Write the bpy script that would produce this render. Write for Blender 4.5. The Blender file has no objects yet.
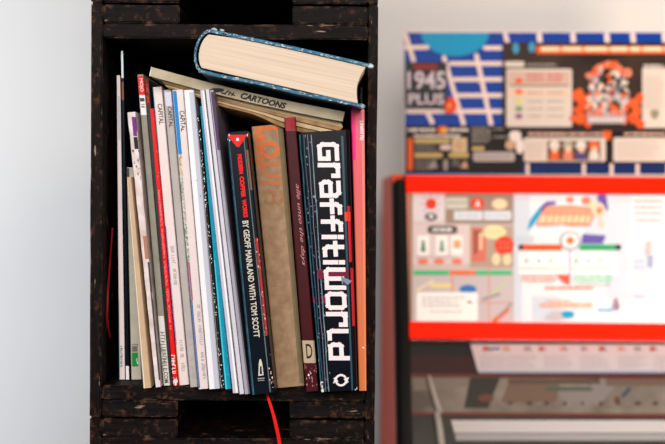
import bpy, bmesh, math, random
from mathutils import Vector, Matrix
random.seed(7)
C = bpy.context.scene.collection
PI = math.pi

# ------------------------------------------------------------------ camera
FPX = 665 * 60 / 36
PITCH, ROLL = math.radians(1.1), math.radians(0.45)
RC = Matrix.Rotation(PI / 2 - PITCH, 3, 'X') @ Matrix.Rotation(ROLL, 3, 'Z')
Y0 = 1.224                                   # distance of the crates' front

def rel(px, py, Y):
    d = RC @ Vector(((px - 332.5) / FPX, -(py - 222) / FPX, -1))
    return d * (Y / d.y)

H = rel(235, 3.4, Y0).z - rel(235, 418.6, Y0).z     # height of one crate
ZC = 3 * H - rel(235, 418.6, Y0).z                  # three crates stand below
CAM = Vector((0, 0, ZC))

def at(px, py, Y):
    return CAM + rel(px, py, Y)

cam_data = bpy.data.cameras.new('camera')
cam = bpy.data.objects.new('camera', cam_data)
cam.location = CAM
cam.rotation_euler = RC.to_euler()
cam_data.lens = 60
cam_data.sensor_width = 36
cam_data.dof.use_dof = True
cam_data.dof.focus_distance = 1.20
cam_data.dof.aperture_fstop = 4.1
cam_data.clip_start = 0.05
C.objects.link(cam)
bpy.context.scene.camera = cam

# ------------------------------------------------------------------ light
sc = bpy.context.scene
sc.view_settings.view_transform = 'Standard'
sc.view_settings.look = 'None'
sc.view_settings.gamma = 1
sc.view_settings.use_curve_mapping = False
sc.view_settings.exposure = 0.0
world = bpy.data.worlds.new('room_light')
sc.world = world
world.use_nodes = True
world.node_tree.nodes['Background'].inputs[0].default_value = (1.0, 0.97, 0.95, 1)
world.node_tree.nodes['Background'].inputs[1].default_value = 0.16

def area(name, loc, target, size, sizey, power, col):
    l = bpy.data.lights.new(name, 'AREA')
    l.shape = 'RECTANGLE'; l.size = size; l.size_y = sizey
    l.energy = power; l.color = col
    o = bpy.data.objects.new(name, l)
    o.location = loc
    o.rotation_euler = (Vector(target) - Vector(loc)).to_track_quat('-Z', 'Y').to_euler()
    C.objects.link(o)
    return o

area('window_daylight', (-0.9, -1.1, ZC + 0.85), (-0.1, 1.6, ZC), 1.4, 1.2, 36, (0.90, 0.96, 1.0))
w = area('wall_daylight', (-1.7, 0.9, ZC + 0.05), (-1.6, 2.44, ZC + 0.05), 1.2, 2.4, 13, (0.66, 0.84, 1.0))
w.data.spread = math.radians(96)
area('front_warm_fill', (0.22, -1.3, ZC + 0.75), (0.25, 1.8, ZC), 1.0, 1.0, 57, (1.0, 0.865, 0.775))  # added warm fill from the front, reaching the wall gap
area('overhead_fill', (0.42, 1.8, ZC + 1.15), (0.3, 2.3, ZC), 0.4, 0.4, 5.5, (1.0, 0.82, 0.68))  # added warm light from above, brightens the wall beside the cabinet
area('warm_lamp', (1.3, 1.3, ZC + 0.02), (0.78, 1.95, ZC - 0.06), 0.2, 0.2, 10, (1.0, 0.74, 0.50))

# ------------------------------------------------------------------ materials
def lin(c):
    def f(v):
        v /= 255
        return v / 12.92 if v <= 0.04045 else ((v + 0.055) / 1.055) ** 2.4
    return (f(c[0]), f(c[1]), f(c[2]), 1)

_M = {}
def mat(name, rgb, rough=0.5, var=0.0, scale=60, emit=0.0, spec=0.12, var_rgb=None):
    """plain or softly mottled colour"""
    if name in _M: return _M[name]
    m = bpy.data.materials.new(name); _M[name] = m
    m.use_nodes = True
    nt = m.node_tree; b = nt.nodes['Principled BSDF']
    b.inputs['Roughness'].default_value = rough
    b.inputs['Specular IOR Level'].default_value = spec
    c = lin(rgb)
    if var > 0:
        tc = nt.nodes.new('ShaderNodeTexCoord'); n = nt.nodes.new('ShaderNodeTexNoise')
        n.inputs['Scale'].default_value = scale; n.inputs['Detail'].default_value = 6
        r = nt.nodes.new('ShaderNodeValToRGB')
        r.color_ramp.elements[0].position = 0.35; r.color_ramp.elements[1].position = 0.68
        d = lin(var_rgb) if var_rgb else tuple(x * (1 - var) for x in c[:3]) + (1,)
        r.color_ramp.elements[0].color = c; r.color_ramp.elements[1].color = d
        nt.links.new(tc.outputs['Object'], n.inputs['Vector'])
        nt.links.new(n.outputs[0], r.inputs[0])
        nt.links.new(r.outputs[0], b.inputs['Base Color'])
        if emit: nt.links.new(r.outputs[0], b.inputs['Emission Color'])
    else:
        b.inputs['Base Color'].default_value = c
        b.inputs['Emission Color'].default_value = c
    b.inputs['Emission Strength'].default_value = emit
    return m

def wood(name, axis, tone=1.0):
    """black stained timber, rubbed through to brown in patches"""
    m = bpy.data.materials.new(name); m.use_nodes = True
    nt = m.node_tree; b = nt.nodes['Principled BSDF']; L = nt.links
    tc = nt.nodes.new('ShaderNodeTexCoord')
    mp = nt.nodes.new('ShaderNodeMapping')
    s = [60, 60, 60]; s[axis] = 9
    mp.inputs['Scale'].default_value = s
    L.new(tc.outputs['Object'], mp.inputs[0])
    n = nt.nodes.new('ShaderNodeTexNoise'); n.inputs['Scale'].default_value = 2.2
    n.inputs['Detail'].default_value = 9; n.inputs['Roughness'].default_value = 0.7
    L.new(mp.outputs[0], n.inputs['Vector'])
    r = nt.nodes.new('ShaderNodeValToRGB')
    e = r.color_ramp.elements
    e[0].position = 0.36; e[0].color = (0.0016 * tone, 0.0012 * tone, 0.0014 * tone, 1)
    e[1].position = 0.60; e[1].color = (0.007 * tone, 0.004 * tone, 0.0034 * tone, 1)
    L.new(n.outputs[0], r.inputs[0])
    n2 = nt.nodes.new('ShaderNodeTexNoise'); n2.inputs['Scale'].default_value = 75
    n2.inputs['Detail'].default_value = 8; n2.inputs['Roughness'].default_value = 0.75
    L.new(tc.outputs['Object'], n2.inputs['Vector'])
    r2 = nt.nodes.new('ShaderNodeValToRGB')
    r2.color_ramp.elements[0].position = 0.55; r2.color_ramp.elements[1].position = 0.68
    L.new(n2.outputs[0], r2.inputs[0])
    mx = nt.nodes.new('ShaderNodeMix'); mx.data_type = 'RGBA'
    L.new(r2.outputs[0], mx.inputs[0]); L.new(r.outputs[0], mx.inputs[6])
    mx.inputs[7].default_value = (0.085 * tone, 0.034 * tone, 0.017 * tone, 1)
    # thin pale scratches
    mp3 = nt.nodes.new('ShaderNodeMapping'); s3 = [150, 150, 150]; s3[axis] = 22
    mp3.inputs['Scale'].default_value = s3; L.new(tc.outputs['Object'], mp3.inputs[0])
    n3 = nt.nodes.new('ShaderNodeTexNoise'); n3.inputs['Scale'].default_value = 1.6; n3.inputs['Detail'].default_value = 3
    L.new(mp3.outputs[0], n3.inputs['Vector'])
    r3 = nt.nodes.new('ShaderNodeValToRGB')
    r3.color_ramp.elements[0].position = 0.69; r3.color_ramp.elements[1].position = 0.74
    L.new(n3.outputs[0], r3.inputs[0])
    mx2 = nt.nodes.new('ShaderNodeMix'); mx2.data_type = 'RGBA'
    L.new(r3.outputs[0], mx2.inputs[0]); L.new(mx.outputs[2], mx2.inputs[6])
    mx2.inputs[7].default_value = (0.30 * tone, 0.20 * tone, 0.14 * tone, 1)
    # edges rubbed down to bare brown timber
    bv = nt.nodes.new('ShaderNodeBevel'); bv.inputs['Radius'].default_value = 0.0025; bv.samples = 6
    ge = nt.nodes.new('ShaderNodeNewGeometry'); dt = nt.nodes.new('ShaderNodeVectorMath'); dt.operation = 'DOT_PRODUCT'
    L.new(bv.outputs[0], dt.inputs[0]); L.new(ge.outputs['True Normal'], dt.inputs[1])
    er = nt.nodes.new('ShaderNodeMapRange'); er.inputs[1].default_value = 0.99; er.inputs[2].default_value = 0.86
    L.new(dt.outputs['Value'], er.inputs[0])
    n4 = nt.nodes.new('ShaderNodeTexNoise'); n4.inputs['Scale'].default_value = 90; n4.inputs['Detail'].default_value = 6
    L.new(tc.outputs['Object'], n4.inputs['Vector'])
    r4 = nt.nodes.new('ShaderNodeValToRGB'); r4.color_ramp.elements[0].position = 0.52; r4.color_ramp.elements[1].position = 0.74
    L.new(n4.outputs[0], r4.inputs[0])
    mu = nt.nodes.new('ShaderNodeMath'); mu.operation = 'MULTIPLY'
    L.new(er.outputs[0], mu.inputs[0]); L.new(r4.outputs[0], mu.inputs[1])
    mx3 = nt.nodes.new('ShaderNodeMix'); mx3.data_type = 'RGBA'
    L.new(mu.outputs[0], mx3.inputs[0]); L.new(mx2.outputs[2], mx3.inputs[6])
    mx3.inputs[7].default_value = (0.13 * tone, 0.065 * tone, 0.035 * tone, 1)
    L.new(mx3.outputs[2], b.inputs['Base Color'])
    b.inputs['Roughness'].default_value = 0.55
    b.inputs['Specular IOR Level'].default_value = 0.08
    bp = nt.nodes.new('ShaderNodeBump'); bp.inputs['Strength'].default_value = 0.6
    bp.inputs['Distance'].default_value = 0.002
    L.new(n.outputs[0], bp.inputs['Height']); L.new(bp.outputs[0], b.inputs['Normal'])
    return m

def streak(name, rgb_a, rgb_b, axis=2, fine=900, coarse=6, rough=0.7, lo=0.4, hi=0.6):
    """streaks running along one axis: page edges, creased film"""
    if name in _M: return _M[name]
    m = bpy.data.materials.new(name); _M[name] = m; m.use_nodes = True
    nt = m.node_tree; b = nt.nodes['Principled BSDF']
    tc = nt.nodes.new('ShaderNodeTexCoord'); mp = nt.nodes.new('ShaderNodeMapping')
    s = [fine] * 3
    if isinstance(axis, int): s[axis] = coarse
    else:
        for a in axis: s[a] = coarse
    mp.inputs['Scale'].default_value = s
    n = nt.nodes.new('ShaderNodeTexNoise'); n.inputs['Scale'].default_value = 1; n.inputs['Detail'].default_value = 3
    r = nt.nodes.new('ShaderNodeValToRGB')
    r.color_ramp.elements[0].position = lo; r.color_ramp.elements[1].position = hi
    r.color_ramp.elements[0].color = lin(rgb_a); r.color_ramp.elements[1].color = lin(rgb_b)
    nt.links.new(tc.outputs['Object'], mp.inputs[0]); nt.links.new(mp.outputs[0], n.inputs['Vector'])
    nt.links.new(n.outputs[0], r.inputs[0]); nt.links.new(r.outputs[0], b.inputs['Base Color'])
    b.inputs['Roughness'].default_value = rough
    return m

def fade(name, stops, rough=0.45):
    """printed colour fade along the spine (local z, metres)"""
    m = bpy.data.materials.new(name); m.use_nodes = True
    nt = m.node_tree; b = nt.nodes['Principled BSDF']
    tc = nt.nodes.new('ShaderNodeTexCoord'); sp = nt.nodes.new('ShaderNodeSeparateXYZ')
    mr = nt.nodes.new('ShaderNodeMapRange'); mr.inputs[1].default_value = 0; mr.inputs[2].default_value = 0.32
    r = nt.nodes.new('ShaderNodeValToRGB'); e = r.color_ramp.elements
    while len(e) < len(stops): e.new(0.5)
    for k, (p, c) in enumerate(stops): e[k].position = p; e[k].color = lin(c)
    nt.links.new(tc.outputs['Object'], sp.inputs[0]); nt.links.new(sp.outputs[2], mr.inputs[0])
    nt.links.new(mr.outputs[0], r.inputs[0]); nt.links.new(r.outputs[0], b.inputs['Base Color'])
    b.inputs['Roughness'].default_value = rough
    return m

# ------------------------------------------------------------------ mesh helpers
def obj(name, bm, mats, parent=None, smooth=False):
    me = bpy.data.meshes.new(name)
    bm.to_mesh(me); bm.free()
    for m in (mats if isinstance(mats, (list, tuple)) else [mats]): me.materials.append(m)
    if smooth:
        for p in me.polygons: p.use_smooth = True
    o = bpy.data.objects.new(name, me)
    C.objects.link(o)
    if parent: o.parent = parent
    return o

def tag(o, label=None, cat=None, group=None, kind=None):
    if label: o['label'] = label
    if cat: o['category'] = cat
    if group: o['group'] = group
    if kind: o['kind'] = kind
    return o

def empty(name, loc=(0, 0, 0), rot=(0, 0, 0)):
    o = bpy.data.objects.new(name, None)
    o.location = loc; o.rotation_euler = rot
    o.empty_display_size = 0.02
    C.objects.link(o)
    return o

def box(bm, lo, hi, bev=0.0, mi=0, segs=1):
    t = bmesh.new()
    bmesh.ops.create_cube(t, size=1)
    for v in t.verts:
        v.co = Vector([(lo[i] + hi[i]) / 2 + v.co[i] * (hi[i] - lo[i]) for i in range(3)])
    if bev: bmesh.ops.bevel(t, geom=t.edges[:], offset=bev, segments=segs, affect='EDGES')
    join(bm, t, mi)

def join(bm, t, mi=0):
    vm = {}
    for v in t.verts: vm[v] = bm.verts.new(v.co)
    for f in t.faces:
        try:
            nf = bm.faces.new([vm[v] for v in f.verts]); nf.material_index = mi
        except ValueError: pass
    t.free()

def prism(bm, pts, d0, d1, f, mi=0):
    """2D outline pts extruded between depths d0 and d1; f maps (a, b, d) to 3D"""
    a = [bm.verts.new(f(p[0], p[1], d0)) for p in pts]
    b = [bm.verts.new(f(p[0], p[1], d1)) for p in pts]
    n = len(pts)
    F = [bm.faces.new(a), bm.faces.new(b[::-1])]
    for i in range(n):
        F.append(bm.faces.new((a[i], b[i], b[(i + 1) % n], a[(i + 1) % n])))
    for x in F: x.material_index = mi

def fin(bm):
    bmesh.ops.recalc_face_normals(bm, faces=bm.faces[:])
    return bm

# text: outlines of Blender's built-in font, flattened to vertices and faces
_T = {}
def text2d(s, bold=0.0, shear=0.0):
    k = (s, bold, shear)
    if k in _T: return _T[k]
    cu = bpy.data.curves.new('lettering', 'FONT')
    cu.body = s; cu.size = 1; cu.offset = bold; cu.shear = shear; cu.resolution_u = 3
    o = bpy.data.objects.new('lettering', cu); C.objects.link(o)
    dg = bpy.context.evaluated_depsgraph_get(); dg.update()
    me = bpy.data.meshes.new_from_object(o.evaluated_get(dg))
    vs = [(v.co.x, v.co.y) for v in me.vertices]
    fs = [list(p.vertices) for p in me.polygons]
    bpy.data.objects.remove(o); bpy.data.curves.remove(cu); bpy.data.meshes.remove(me)
    x0 = min(v[0] for v in vs); x1 = max(v[0] for v in vs)
    y0 = min(v[1] for v in vs); y1 = max(v[1] for v in vs)
    vs = [((x - x0) / (x1 - x0), (y - y0) / (y1 - y0)) for x, y in vs]
    _T[k] = (vs, fs)
    return _T[k]

class Sheet:
    """flat artwork: shapes given in photo pixels, laid on a real plane"""
    def __init__(s, P, n, step=0.00025):
        s.bm = bmesh.new(); s.P = P; s.n = n; s.mats = []; s.lv = 0; s.step = step; s.mc = 0
    def mi(s, m):
        if m not in s.mats: s.mats.append(m)
        return s.mats.index(m)
    def up(s): s.lv += 1; return s
    def pt(s, x, y): return s.P(x, y) + s.n * (s.step * s.lv + s.mc * 5e-6)
    def poly(s, pts, m):
        s.mc += 1
        vs = [s.bm.verts.new(s.pt(*p)) for p in pts]
        f = s.bm.faces.new(vs); f.material_index = s.mi(m)
        f.normal_update()
        if f.normal.dot(s.n) < 0: f.normal_flip()
        return s
    def rect(s, x0, y0, x1, y1, m): return s.poly([(x0, y0), (x1, y0), (x1, y1), (x0, y1)], m)
    def rrect(s, x0, y0, x1, y1, r, m):
        p = []
        for cx, cy, a0 in ((x1 - r, y0 + r, -90), (x1 - r, y1 - r, 0), (x0 + r, y1 - r, 90), (x0 + r, y0 + r, 180)):
            for k in range(4):
                a = math.radians(a0 + 30 * k); p.append((cx + r * math.cos(a), cy + r * math.sin(a)))
        return s.poly(p, m)
    def oval(s, cx, cy, rx, ry, m, a0=0, a1=360, n=20):
        full = abs(a1 - a0) >= 360
        p = [(cx + rx * math.cos(math.radians(a0 + (a1 - a0) * k / n)), cy + ry * math.sin(math.radians(a0 + (a1 - a0) * k / n))) for k in range(n if full else n + 1)]
        return s.poly(p, m)
    def line(s, x0, y0, x1, y1, w, m, caps=False):
        dx, dy = x1 - x0, y1 - y0; l = math.hypot(dx, dy); nx, ny = -dy / l * w / 2, dx / l * w / 2
        s.poly([(x0 + nx, y0 + ny), (x1 + nx, y1 + ny), (x1 - nx, y1 - ny), (x0 - nx, y0 - ny)], m)
        if caps:
            s.oval(x0, y0, w / 2, w / 2, m, n=10); s.oval(x1, y1, w / 2, w / 2, m, n=10)
        return s
    def path(s, pts, w, m):
        for a, b in zip(pts, pts[1:]):
            l = math.hypot(b[0] - a[0], b[1] - a[1]); ex, ey = (b[0] - a[0]) / l * w / 2, (b[1] - a[1]) / l * w / 2
            s.line(a[0] - ex, a[1] - ey, b[0] + ex, b[1] + ey, w, m)
        return s
    def words(s, x0, y0, x1, y1, m, h=1.0, dens=0.72):
        """a line of print too small to read: short dashes"""
        x = x0
        while x < x1:
            w = random.uniform(1.5, 6)
            e = min(x + w, x1)
            if e - x > 0.6: s.line(x, y0, e, y0, h, m)
            x = e + random.uniform(0.5, 1.3)
        return s
    def para(s, x0, y0, x1, y1, m, pitch=2.4, h=1.0):
        y = y0 + pitch / 2
        while y < y1:
            s.words(x0, y, x0 + (x1 - x0) * random.uniform(0.72, 1), y, m, h); y += pitch
        return s
    def text(s, string, a, b, h, m, bold=0.0, shear=0.0, flat=False):
        """run text from pixel a to pixel b along its base line; letters stand h pixels to the left of the run"""
        vs, fs = text2d(string, bold, shear)
        d = Vector((b[0] - a[0], b[1] - a[1])); l = d.length; u = d / l; v = Vector((u.y, -u.x)); s.mc += 1
        mi = s.mi(m)
        bv = [s.bm.verts.new(s.pt(a[0] + u.x * x * l + v.x * y * h, a[1] + u.y * x * l + v.y * y * h)) for x, y in vs]
        for f in fs:
            try: nf = s.bm.faces.new([bv[i] for i in f])
            except ValueError: continue
            nf.material_index = mi; nf.normal_update()
            if nf.normal.dot(s.n) < 0: nf.normal_flip()
        return s
    def slab(s, x0, y0, x1, y1, t, m, pts=None):
        """the sheet's own body, t thick, its face at level 0"""
        pts = pts or [(x0, y0), (x1, y0), (x1, y1), (x0, y1)]
        a = [s.bm.verts.new(s.P(*p)) for p in pts]; b = [s.bm.verts.new(s.P(*p) - s.n * t) for p in pts]
        mi = s.mi(m); n = len(pts); F = [s.bm.faces.new(a), s.bm.faces.new(b[::-1])]
        for i in range(n): F.append(s.bm.faces.new((a[i], b[i], b[(i + 1) % n], a[(i + 1) % n])))
        for f in F: f.material_index = mi
        bmesh.ops.recalc_face_normals(s.bm, faces=F)
        s.lv = 1
        return s
    def done(s, name, label=None, cat=None, group=None, parent=None, base=None):
        base = base if base is not None else Vector((0, 0, 0))
        bmesh.ops.translate(s.bm, vec=-base, verts=s.bm.verts[:])
        o = obj(name, s.bm, s.mats, parent); o.location = base
        if label: tag(o, label, cat, group)
        return o

# ------------------------------------------------------------------ the room
YW = 2.44
def plaster(name, rgb):
    m = mat(name, rgb, 0.85, 0.04, 3)
    return m
bm = bmesh.new(); box(bm, (-3.2, YW, 0), (3.2, YW + 0.12, 2.9))
tag(obj('wall_back', bm, plaster('wall_paint', (222, 222, 222))), kind='structure')
bm = bmesh.new(); box(bm, (-3.2, -2.6, -0.1), (3.2, YW + 0.12, -0.0005))
tag(obj('floor', bm, mat('floor_grey', (120, 112, 104), 0.6, 0.2, 5)), kind='structure')

# ------------------------------------------------------------------ crates
XL, XR = at(90.2, 222, Y0).x, at(376.4, 222, Y0).x
def zy(y): return at(235, y, Y0).z
T_SIDE, T_RIGHT = 0.0128, 0.0105
DEPTH = 0.285
WX, WZ, WY = wood('black_stained_wood_across', 0), wood('black_stained_wood_upright', 2), wood('black_stained_wood_shade', 0, 0.35)  # rear parts use a darker copy, recess shade in its colour
Z0 = zy(418.6)                               # underside of the main crate

def make_crate():
    t = empty('wooden_crate', ((XL + XR) / 2, Y0, Z0))
    ox, oz = (XL + XR) / 2, Z0
    def part(name, lo, hi, m, bev=0.0016, rough=True):
        b = bmesh.new(); box(b, (lo[0] - ox, lo[1] - Y0, lo[2] - oz), (hi[0] - ox, hi[1] - Y0, hi[2] - oz), bev, 0, 2)
        if rough:                             # knocked, uneven edges
            bmesh.ops.subdivide_edges(b, edges=[e for e in b.edges if e.calc_length() > 0.05], cuts=12)
            for v in b.verts: v.co += Vector([random.uniform(-1, 1) * 0.00035 for _ in range(3)])
        return obj(name, b, m, t)
    yb = Y0 + DEPTH
    for x0, x1 in ((XL, XL + T_SIDE), (XR - T_RIGHT, XR)):
        part('side_panel', (x0, Y0, zy(418.4)), (x1, yb, zy(3.8)), WZ)
    a, b = XL + T_SIDE + 0.0004, XR - T_RIGHT - 0.0004
    part('top_board', (a, Y0 + 0.002, zy(38.5)), (b, yb - 0.008, zy(24)), WX)
    part('bottom_board', (a, Y0 + 0.001, zy(401)), (b, yb - 0.008, zy(386.6)), WX)
    x1, x2 = at(179.5, 20, Y0).x, at(292, 20, Y0).x
    for z0, z1 in ((23.4, 5.2), (418, 401.8)):
        part('batten', (a, Y0 + 0.0015, zy(z0)), (x1, yb - 0.03, zy(z1)), WX)
        part('batten', (x2, Y0 + 0.0015, zy(z0)), (b, yb - 0.03, zy(z1)), WX)
        part('gap_backing', (a, yb - 0.029, zy(z0)), (b, yb - 0.0085, zy(z1)), WY)  # added backing that keeps the gap between battens dark
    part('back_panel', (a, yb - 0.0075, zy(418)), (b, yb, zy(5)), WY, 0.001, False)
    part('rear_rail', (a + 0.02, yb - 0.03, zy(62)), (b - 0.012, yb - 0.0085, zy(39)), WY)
    return t

crate = make_crate()
def dup(root, loc):
    r = root.copy(); C.objects.link(r); r.location = loc
    for ch in list(root.children):
        c = ch.copy(); C.objects.link(c); c.parent = r
    return r
G = 'black wooden crates stacked in one column'
tag(crate, 'black wooden crate packed with books and magazines, in the middle of the stack', 'crate', G)
for k, lab in ((1, 'black wooden crate on top of the book-filled crate, only its lower edge in view'),
               (-1, 'black wooden crate directly under the book-filled crate, red ribbon hanging over it'),
               (-2, 'black wooden crate second from the floor in the stack'),
               (-3, 'black wooden crate standing on the floor at the foot of the stack')):
    c = dup(crate, (crate.location.x, Y0, Z0 + k * H + (0.0 if k < 0 else 0)))
    c['label'] = lab

# ------------------------------------------------------------------ books
SHELF = zy(386.6)
PAGE = streak('paper_edges', (225, 214, 196), (196, 180, 158))
PAGEW = streak('white_paper_edges', (236, 233, 230), (200, 196, 198))

class Book:
    def __init__(s, q, label, spine, side=None, hard=False, D=0.2, pages=None, name='magazine', group='magazines and books standing in the crate', Y=None, rough_edge=0.0, cat=None, round_=0.0):
        tlx, trx, ty, blx, brx, by = q
        if Y is None:
            # ray through the bottom of the spine, met with the shelf
            d = rel((blx + brx) / 2, by, 1.0)
            Y = (SHELF - ZC) / d.z
        Y = max(1.168, min(Y, 1.31))
        s.Y = Y
        bc, tc = at((blx + brx) / 2, by, Y), at((tlx + trx) / 2, ty, Y)
        ax = tc - bc
        s.h = ax.length; s.a = math.atan2(ax.x, ax.z)
        ca = math.cos(s.a)
        s.tt = (at(trx, ty, Y).x - at(tlx, ty, Y).x) * ca - 0.0003
        s.tb = (at(brx, by, Y).x - at(blx, by, Y).x) * ca - 0.0003
        root = empty(name, (bc.x, Y, SHELF + s.tb / 2 * abs(math.sin(s.a)) + 0.0007), (0, s.a, 0))
        s.root = root
        tag(root, label, cat or ('magazine' if name == 'magazine' else 'book'), group)
        s.R = Matrix.Rotation(s.a, 3, 'Y'); s.o = Vector(root.location)
        side = side or spine
        tk = 0.0026 if hard else 0.0006
        ins = 0.0035 if hard else 0.0008
        m = [spine, side]
        bm = bmesh.new()
        h, tt, tb = s.h, s.tt, s.tb
        def W(z): return (tb + (tt - tb) * z / h) / 2
        # cross section (x, y) of the U-shaped case, swept up in steps so it can bow slightly
        bow = min(0.3 * min(tt, tb), 0.0015 + round_) if (hard or min(tt, tb) > 0.004) else 0.0002
        N = 24; rings = []
        for k in range(N + 1):
            z = h * k / N; w = W(z)
            j = rough_edge * random.uniform(-1, 1)
            tkk = min(tk, w * 0.45)
            out = [(-w, D), (-w, bow * 1.2), (-w * 0.96, bow * 0.55), (-w * 0.86, bow * 0.1), (-w * 0.7, 0), (w * 0.7, 0), (w * 0.86, bow * 0.1), (w * 0.96, bow * 0.55), (w, bow * 1.2), (w, D)]
            inn = [(w - tkk, D), (w - tkk, bow + tkk + 0.0004), (-w + tkk, bow + tkk + 0.0004), (-w + tkk, D)]
            rings.append([bm.verts.new((x + (j if 0 < k < N else 0), y, z)) for x, y in out + inn])
        n = len(rings[0])
        for k in range(N):
            for i in range(n):
                f = bm.faces.new((rings[k][i], rings[k][(i + 1) % n], rings[k + 1][(i + 1) % n], rings[k + 1][i]))
                f.material_index = 0 if 2 <= i <= 6 else 1
        for r in (rings[0], rings[-1]):
            # cap: left board, spine, right board
            for f in ((0, 1, 12, 13), (12, 1, 2, 3, 4, 5, 6, 7, 8, 11), (8, 9, 10, 11)):
                x = bm.faces.new([r[i] for i in f]); x.material_index = 1
        s.bm = fin(bm); s.mats = m
        s.cov = None
        # page block
        pb = bmesh.new()
        z0, z1 = (ins if hard else 0.0002), h - ins
        def g(z, sg): return sg * (W(z) - min(tk, W(z) * 0.45) - 0.0001)
        y0, y1 = bow + tk + 0.0008, D - (0.003 if hard else 0.0006)
        v = [pb.verts.new(p) for p in ((g(z0, -1), y0, z0), (g(z0, 1), y0, z0), (g(z0, 1), y1, z0), (g(z0, -1), y1, z0),
                                       (g(z1, -1), y0, z1), (g(z1, 1), y0, z1), (g(z1, 1), y1, z1), (g(z1, -1), y1, z1))]
        for f in ((0, 3, 2, 1), (4, 5, 6, 7), (0, 1, 5, 4), (1, 2, 6, 5), (2, 3, 7, 6), (3, 0, 4, 7)): pb.faces.new([v[i] for i in f])
        obj('pages', fin(pb), pages or PAGEW, root)
        # print on the spine, drawn in the spine's own plane
        inv = s.R.transposed(); o = s.o; Yp = Y
        dz = s.o.z - bc.z
        def P(px, py):
            w = at(px, py, Yp); w.z += dz * 0
            l = inv @ (w - o); l.y = 0
            l.z = max(0.0, min(h, l.z))
            ww = W(l.z) * 0.985
            l.x = max(-ww, min(ww, l.x))
            # follow the rounded shoulders of the case
            fr = abs(l.x) / W(l.z)
            l.y = 0 if fr <= 0.7 else (bow * 0.1 * (fr - 0.7) / 0.16 if fr <= 0.86 else bow * (0.1 + 0.45 * (fr - 0.86) / 0.10) if fr <= 0.96 else bow * 0.6)
            return l
        s.sh = Sheet(P, Vector((0, -1, 0)), 0.00012); s.sh.lv = 1
        s.q = q
    def edge(s, u, y):
        """pixel x at fraction u across the spine at pixel row y"""
        tlx, trx, ty, blx, brx, by = s.q
        k = (y - ty) / (by - ty)
        l = tlx + (blx - tlx) * k; r = trx + (brx - trx) * k
        return l + (r - l) * u
    def band(s, u0, u1, y0, y1, m, n=6):
        """a strip of colour following the spine"""
        cuts = [u0] + [c for c in (0.02, 0.07, 0.15, 0.85, 0.93, 0.98) if u0 < c < u1] + [u1]
        mc = s.sh.mc
        for k in range(n):
            a, b = y0 + (y1 - y0) * k / n, y0 + (y1 - y0) * (k + 1) / n
            for p, q in zip(cuts, cuts[1:]):
                s.sh.mc = mc
                s.sh.poly([(s.edge(p, a), a), (s.edge(q, a), a), (s.edge(q, b), b), (s.edge(p, b), b)], m)
        return s
    def text(s, string, y0, y1, u0, u1, m, bold=0.0, shear=0.0):
        """reads downwards; feet of the letters at u0, heads at u1"""
        a = (s.edge(u0, y0), y0); b = (s.edge(u0, y1), y1)
        h = s.edge(u1, (y0 + y1) / 2) - s.edge(u0, (y0 + y1) / 2)
        # letters stand to the LEFT of the run direction (down), which is +x
        s.sh.text(string, a, b, h, m, bold, shear)
        return s
    def marks(s, y0, y1, u0, u1, m, step=2.3):
        """print too small to make out: letter-sized strokes down the spine"""
        y = y0
        while y < y1 - 0.8:
            w = random.uniform(0.55, 0.8) * step
            if random.random() < 0.86:
                a, c = s.edge(u0, y), s.edge(u1, y)
                s.sh.line(a, y + .3, c, y + .3, 0.7, m)
                k = random.choice((0, 0.5, 1)); x = a + (c - a) * k
                s.sh.line(x, y + .3, x, y + w, 0.6, m)
                if random.random() < .5: s.sh.line(a, y + w, c, y + w, 0.6, m)
            y += step
        return s
    def specks(s, u0, u1, y0, y1, m, n, r=0.8):
        for _ in range(n):
            y = random.uniform(y0, y1); x = s.edge(random.uniform(u0, u1), y)
            w, hh = random.uniform(0.2, r), random.uniform(0.3, r * 2.2)
            s.sh.poly([(x - w, y), (x, y - hh), (x + w, y - hh * .3), (x + w * .5, y + hh)], m)
        return s
    def up(s): s.sh.lv += 1; return s
    def finish(s):
        base = len(s.mats)
        me = bpy.data.meshes.new('tmp'); s.sh.bm.to_mesh(me); s.sh.bm.free()
        t = bmesh.new(); t.from_mesh(me); bpy.data.meshes.remove(me)
        vm = {v: s.bm.verts.new(v.co) for v in t.verts}
        for f in t.faces:
            try: nf = s.bm.faces.new([vm[v] for v in f.verts]); nf.material_index = base + f.material_index
            except ValueError: pass
        t.free()
        return obj('cover', s.bm, s.mats + s.sh.mats, s.root)

K = mat('ink_black', (12, 10, 12), 0.5, spec=0.2)
INK = mat('ink_dark_grey', (70, 66, 68), 0.5)
SOFT = mat('ink_pale_grey', (168, 160, 160), 0.5)
WHITE = mat('print_white', (238, 236, 236), 0.5)
CW = mat('glossy_card_white', (226, 222, 222), 0.35, 0.06, 40)
CPINK = mat('glossy_card_warm_white', (222, 208, 206), 0.35, 0.06, 40)
CGREY = mat('uncoated_card_grey', (176, 170, 166), 0.5, 0.12, 40)
CGREEN = mat('card_greenish_grey', (140, 138, 126), 0.5, 0.2, 60)
RED = mat('spine_red', (216, 18, 22), 0.4)
BLUE = mat('spine_blue', (20, 96, 170), 0.4)
CYAN = mat('spine_cyan', (18, 158, 186), 0.4, 0.25, 70)
TEAL = mat('edge_glint_teal', (54, 98, 114), 0.35, 0.5, 60)  # bluish highlight along book hinges, given as a colour
NAVY = mat('cover_navy_black', (9, 18, 28), 0.3, spec=0.07)
LAV = mat('spine_lavender', (196, 190, 208), 0.4, 0.1, 50)
LAVD = mat('spine_lavender_dark', (128, 126, 142), 0.4, 0.1, 50)

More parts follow.
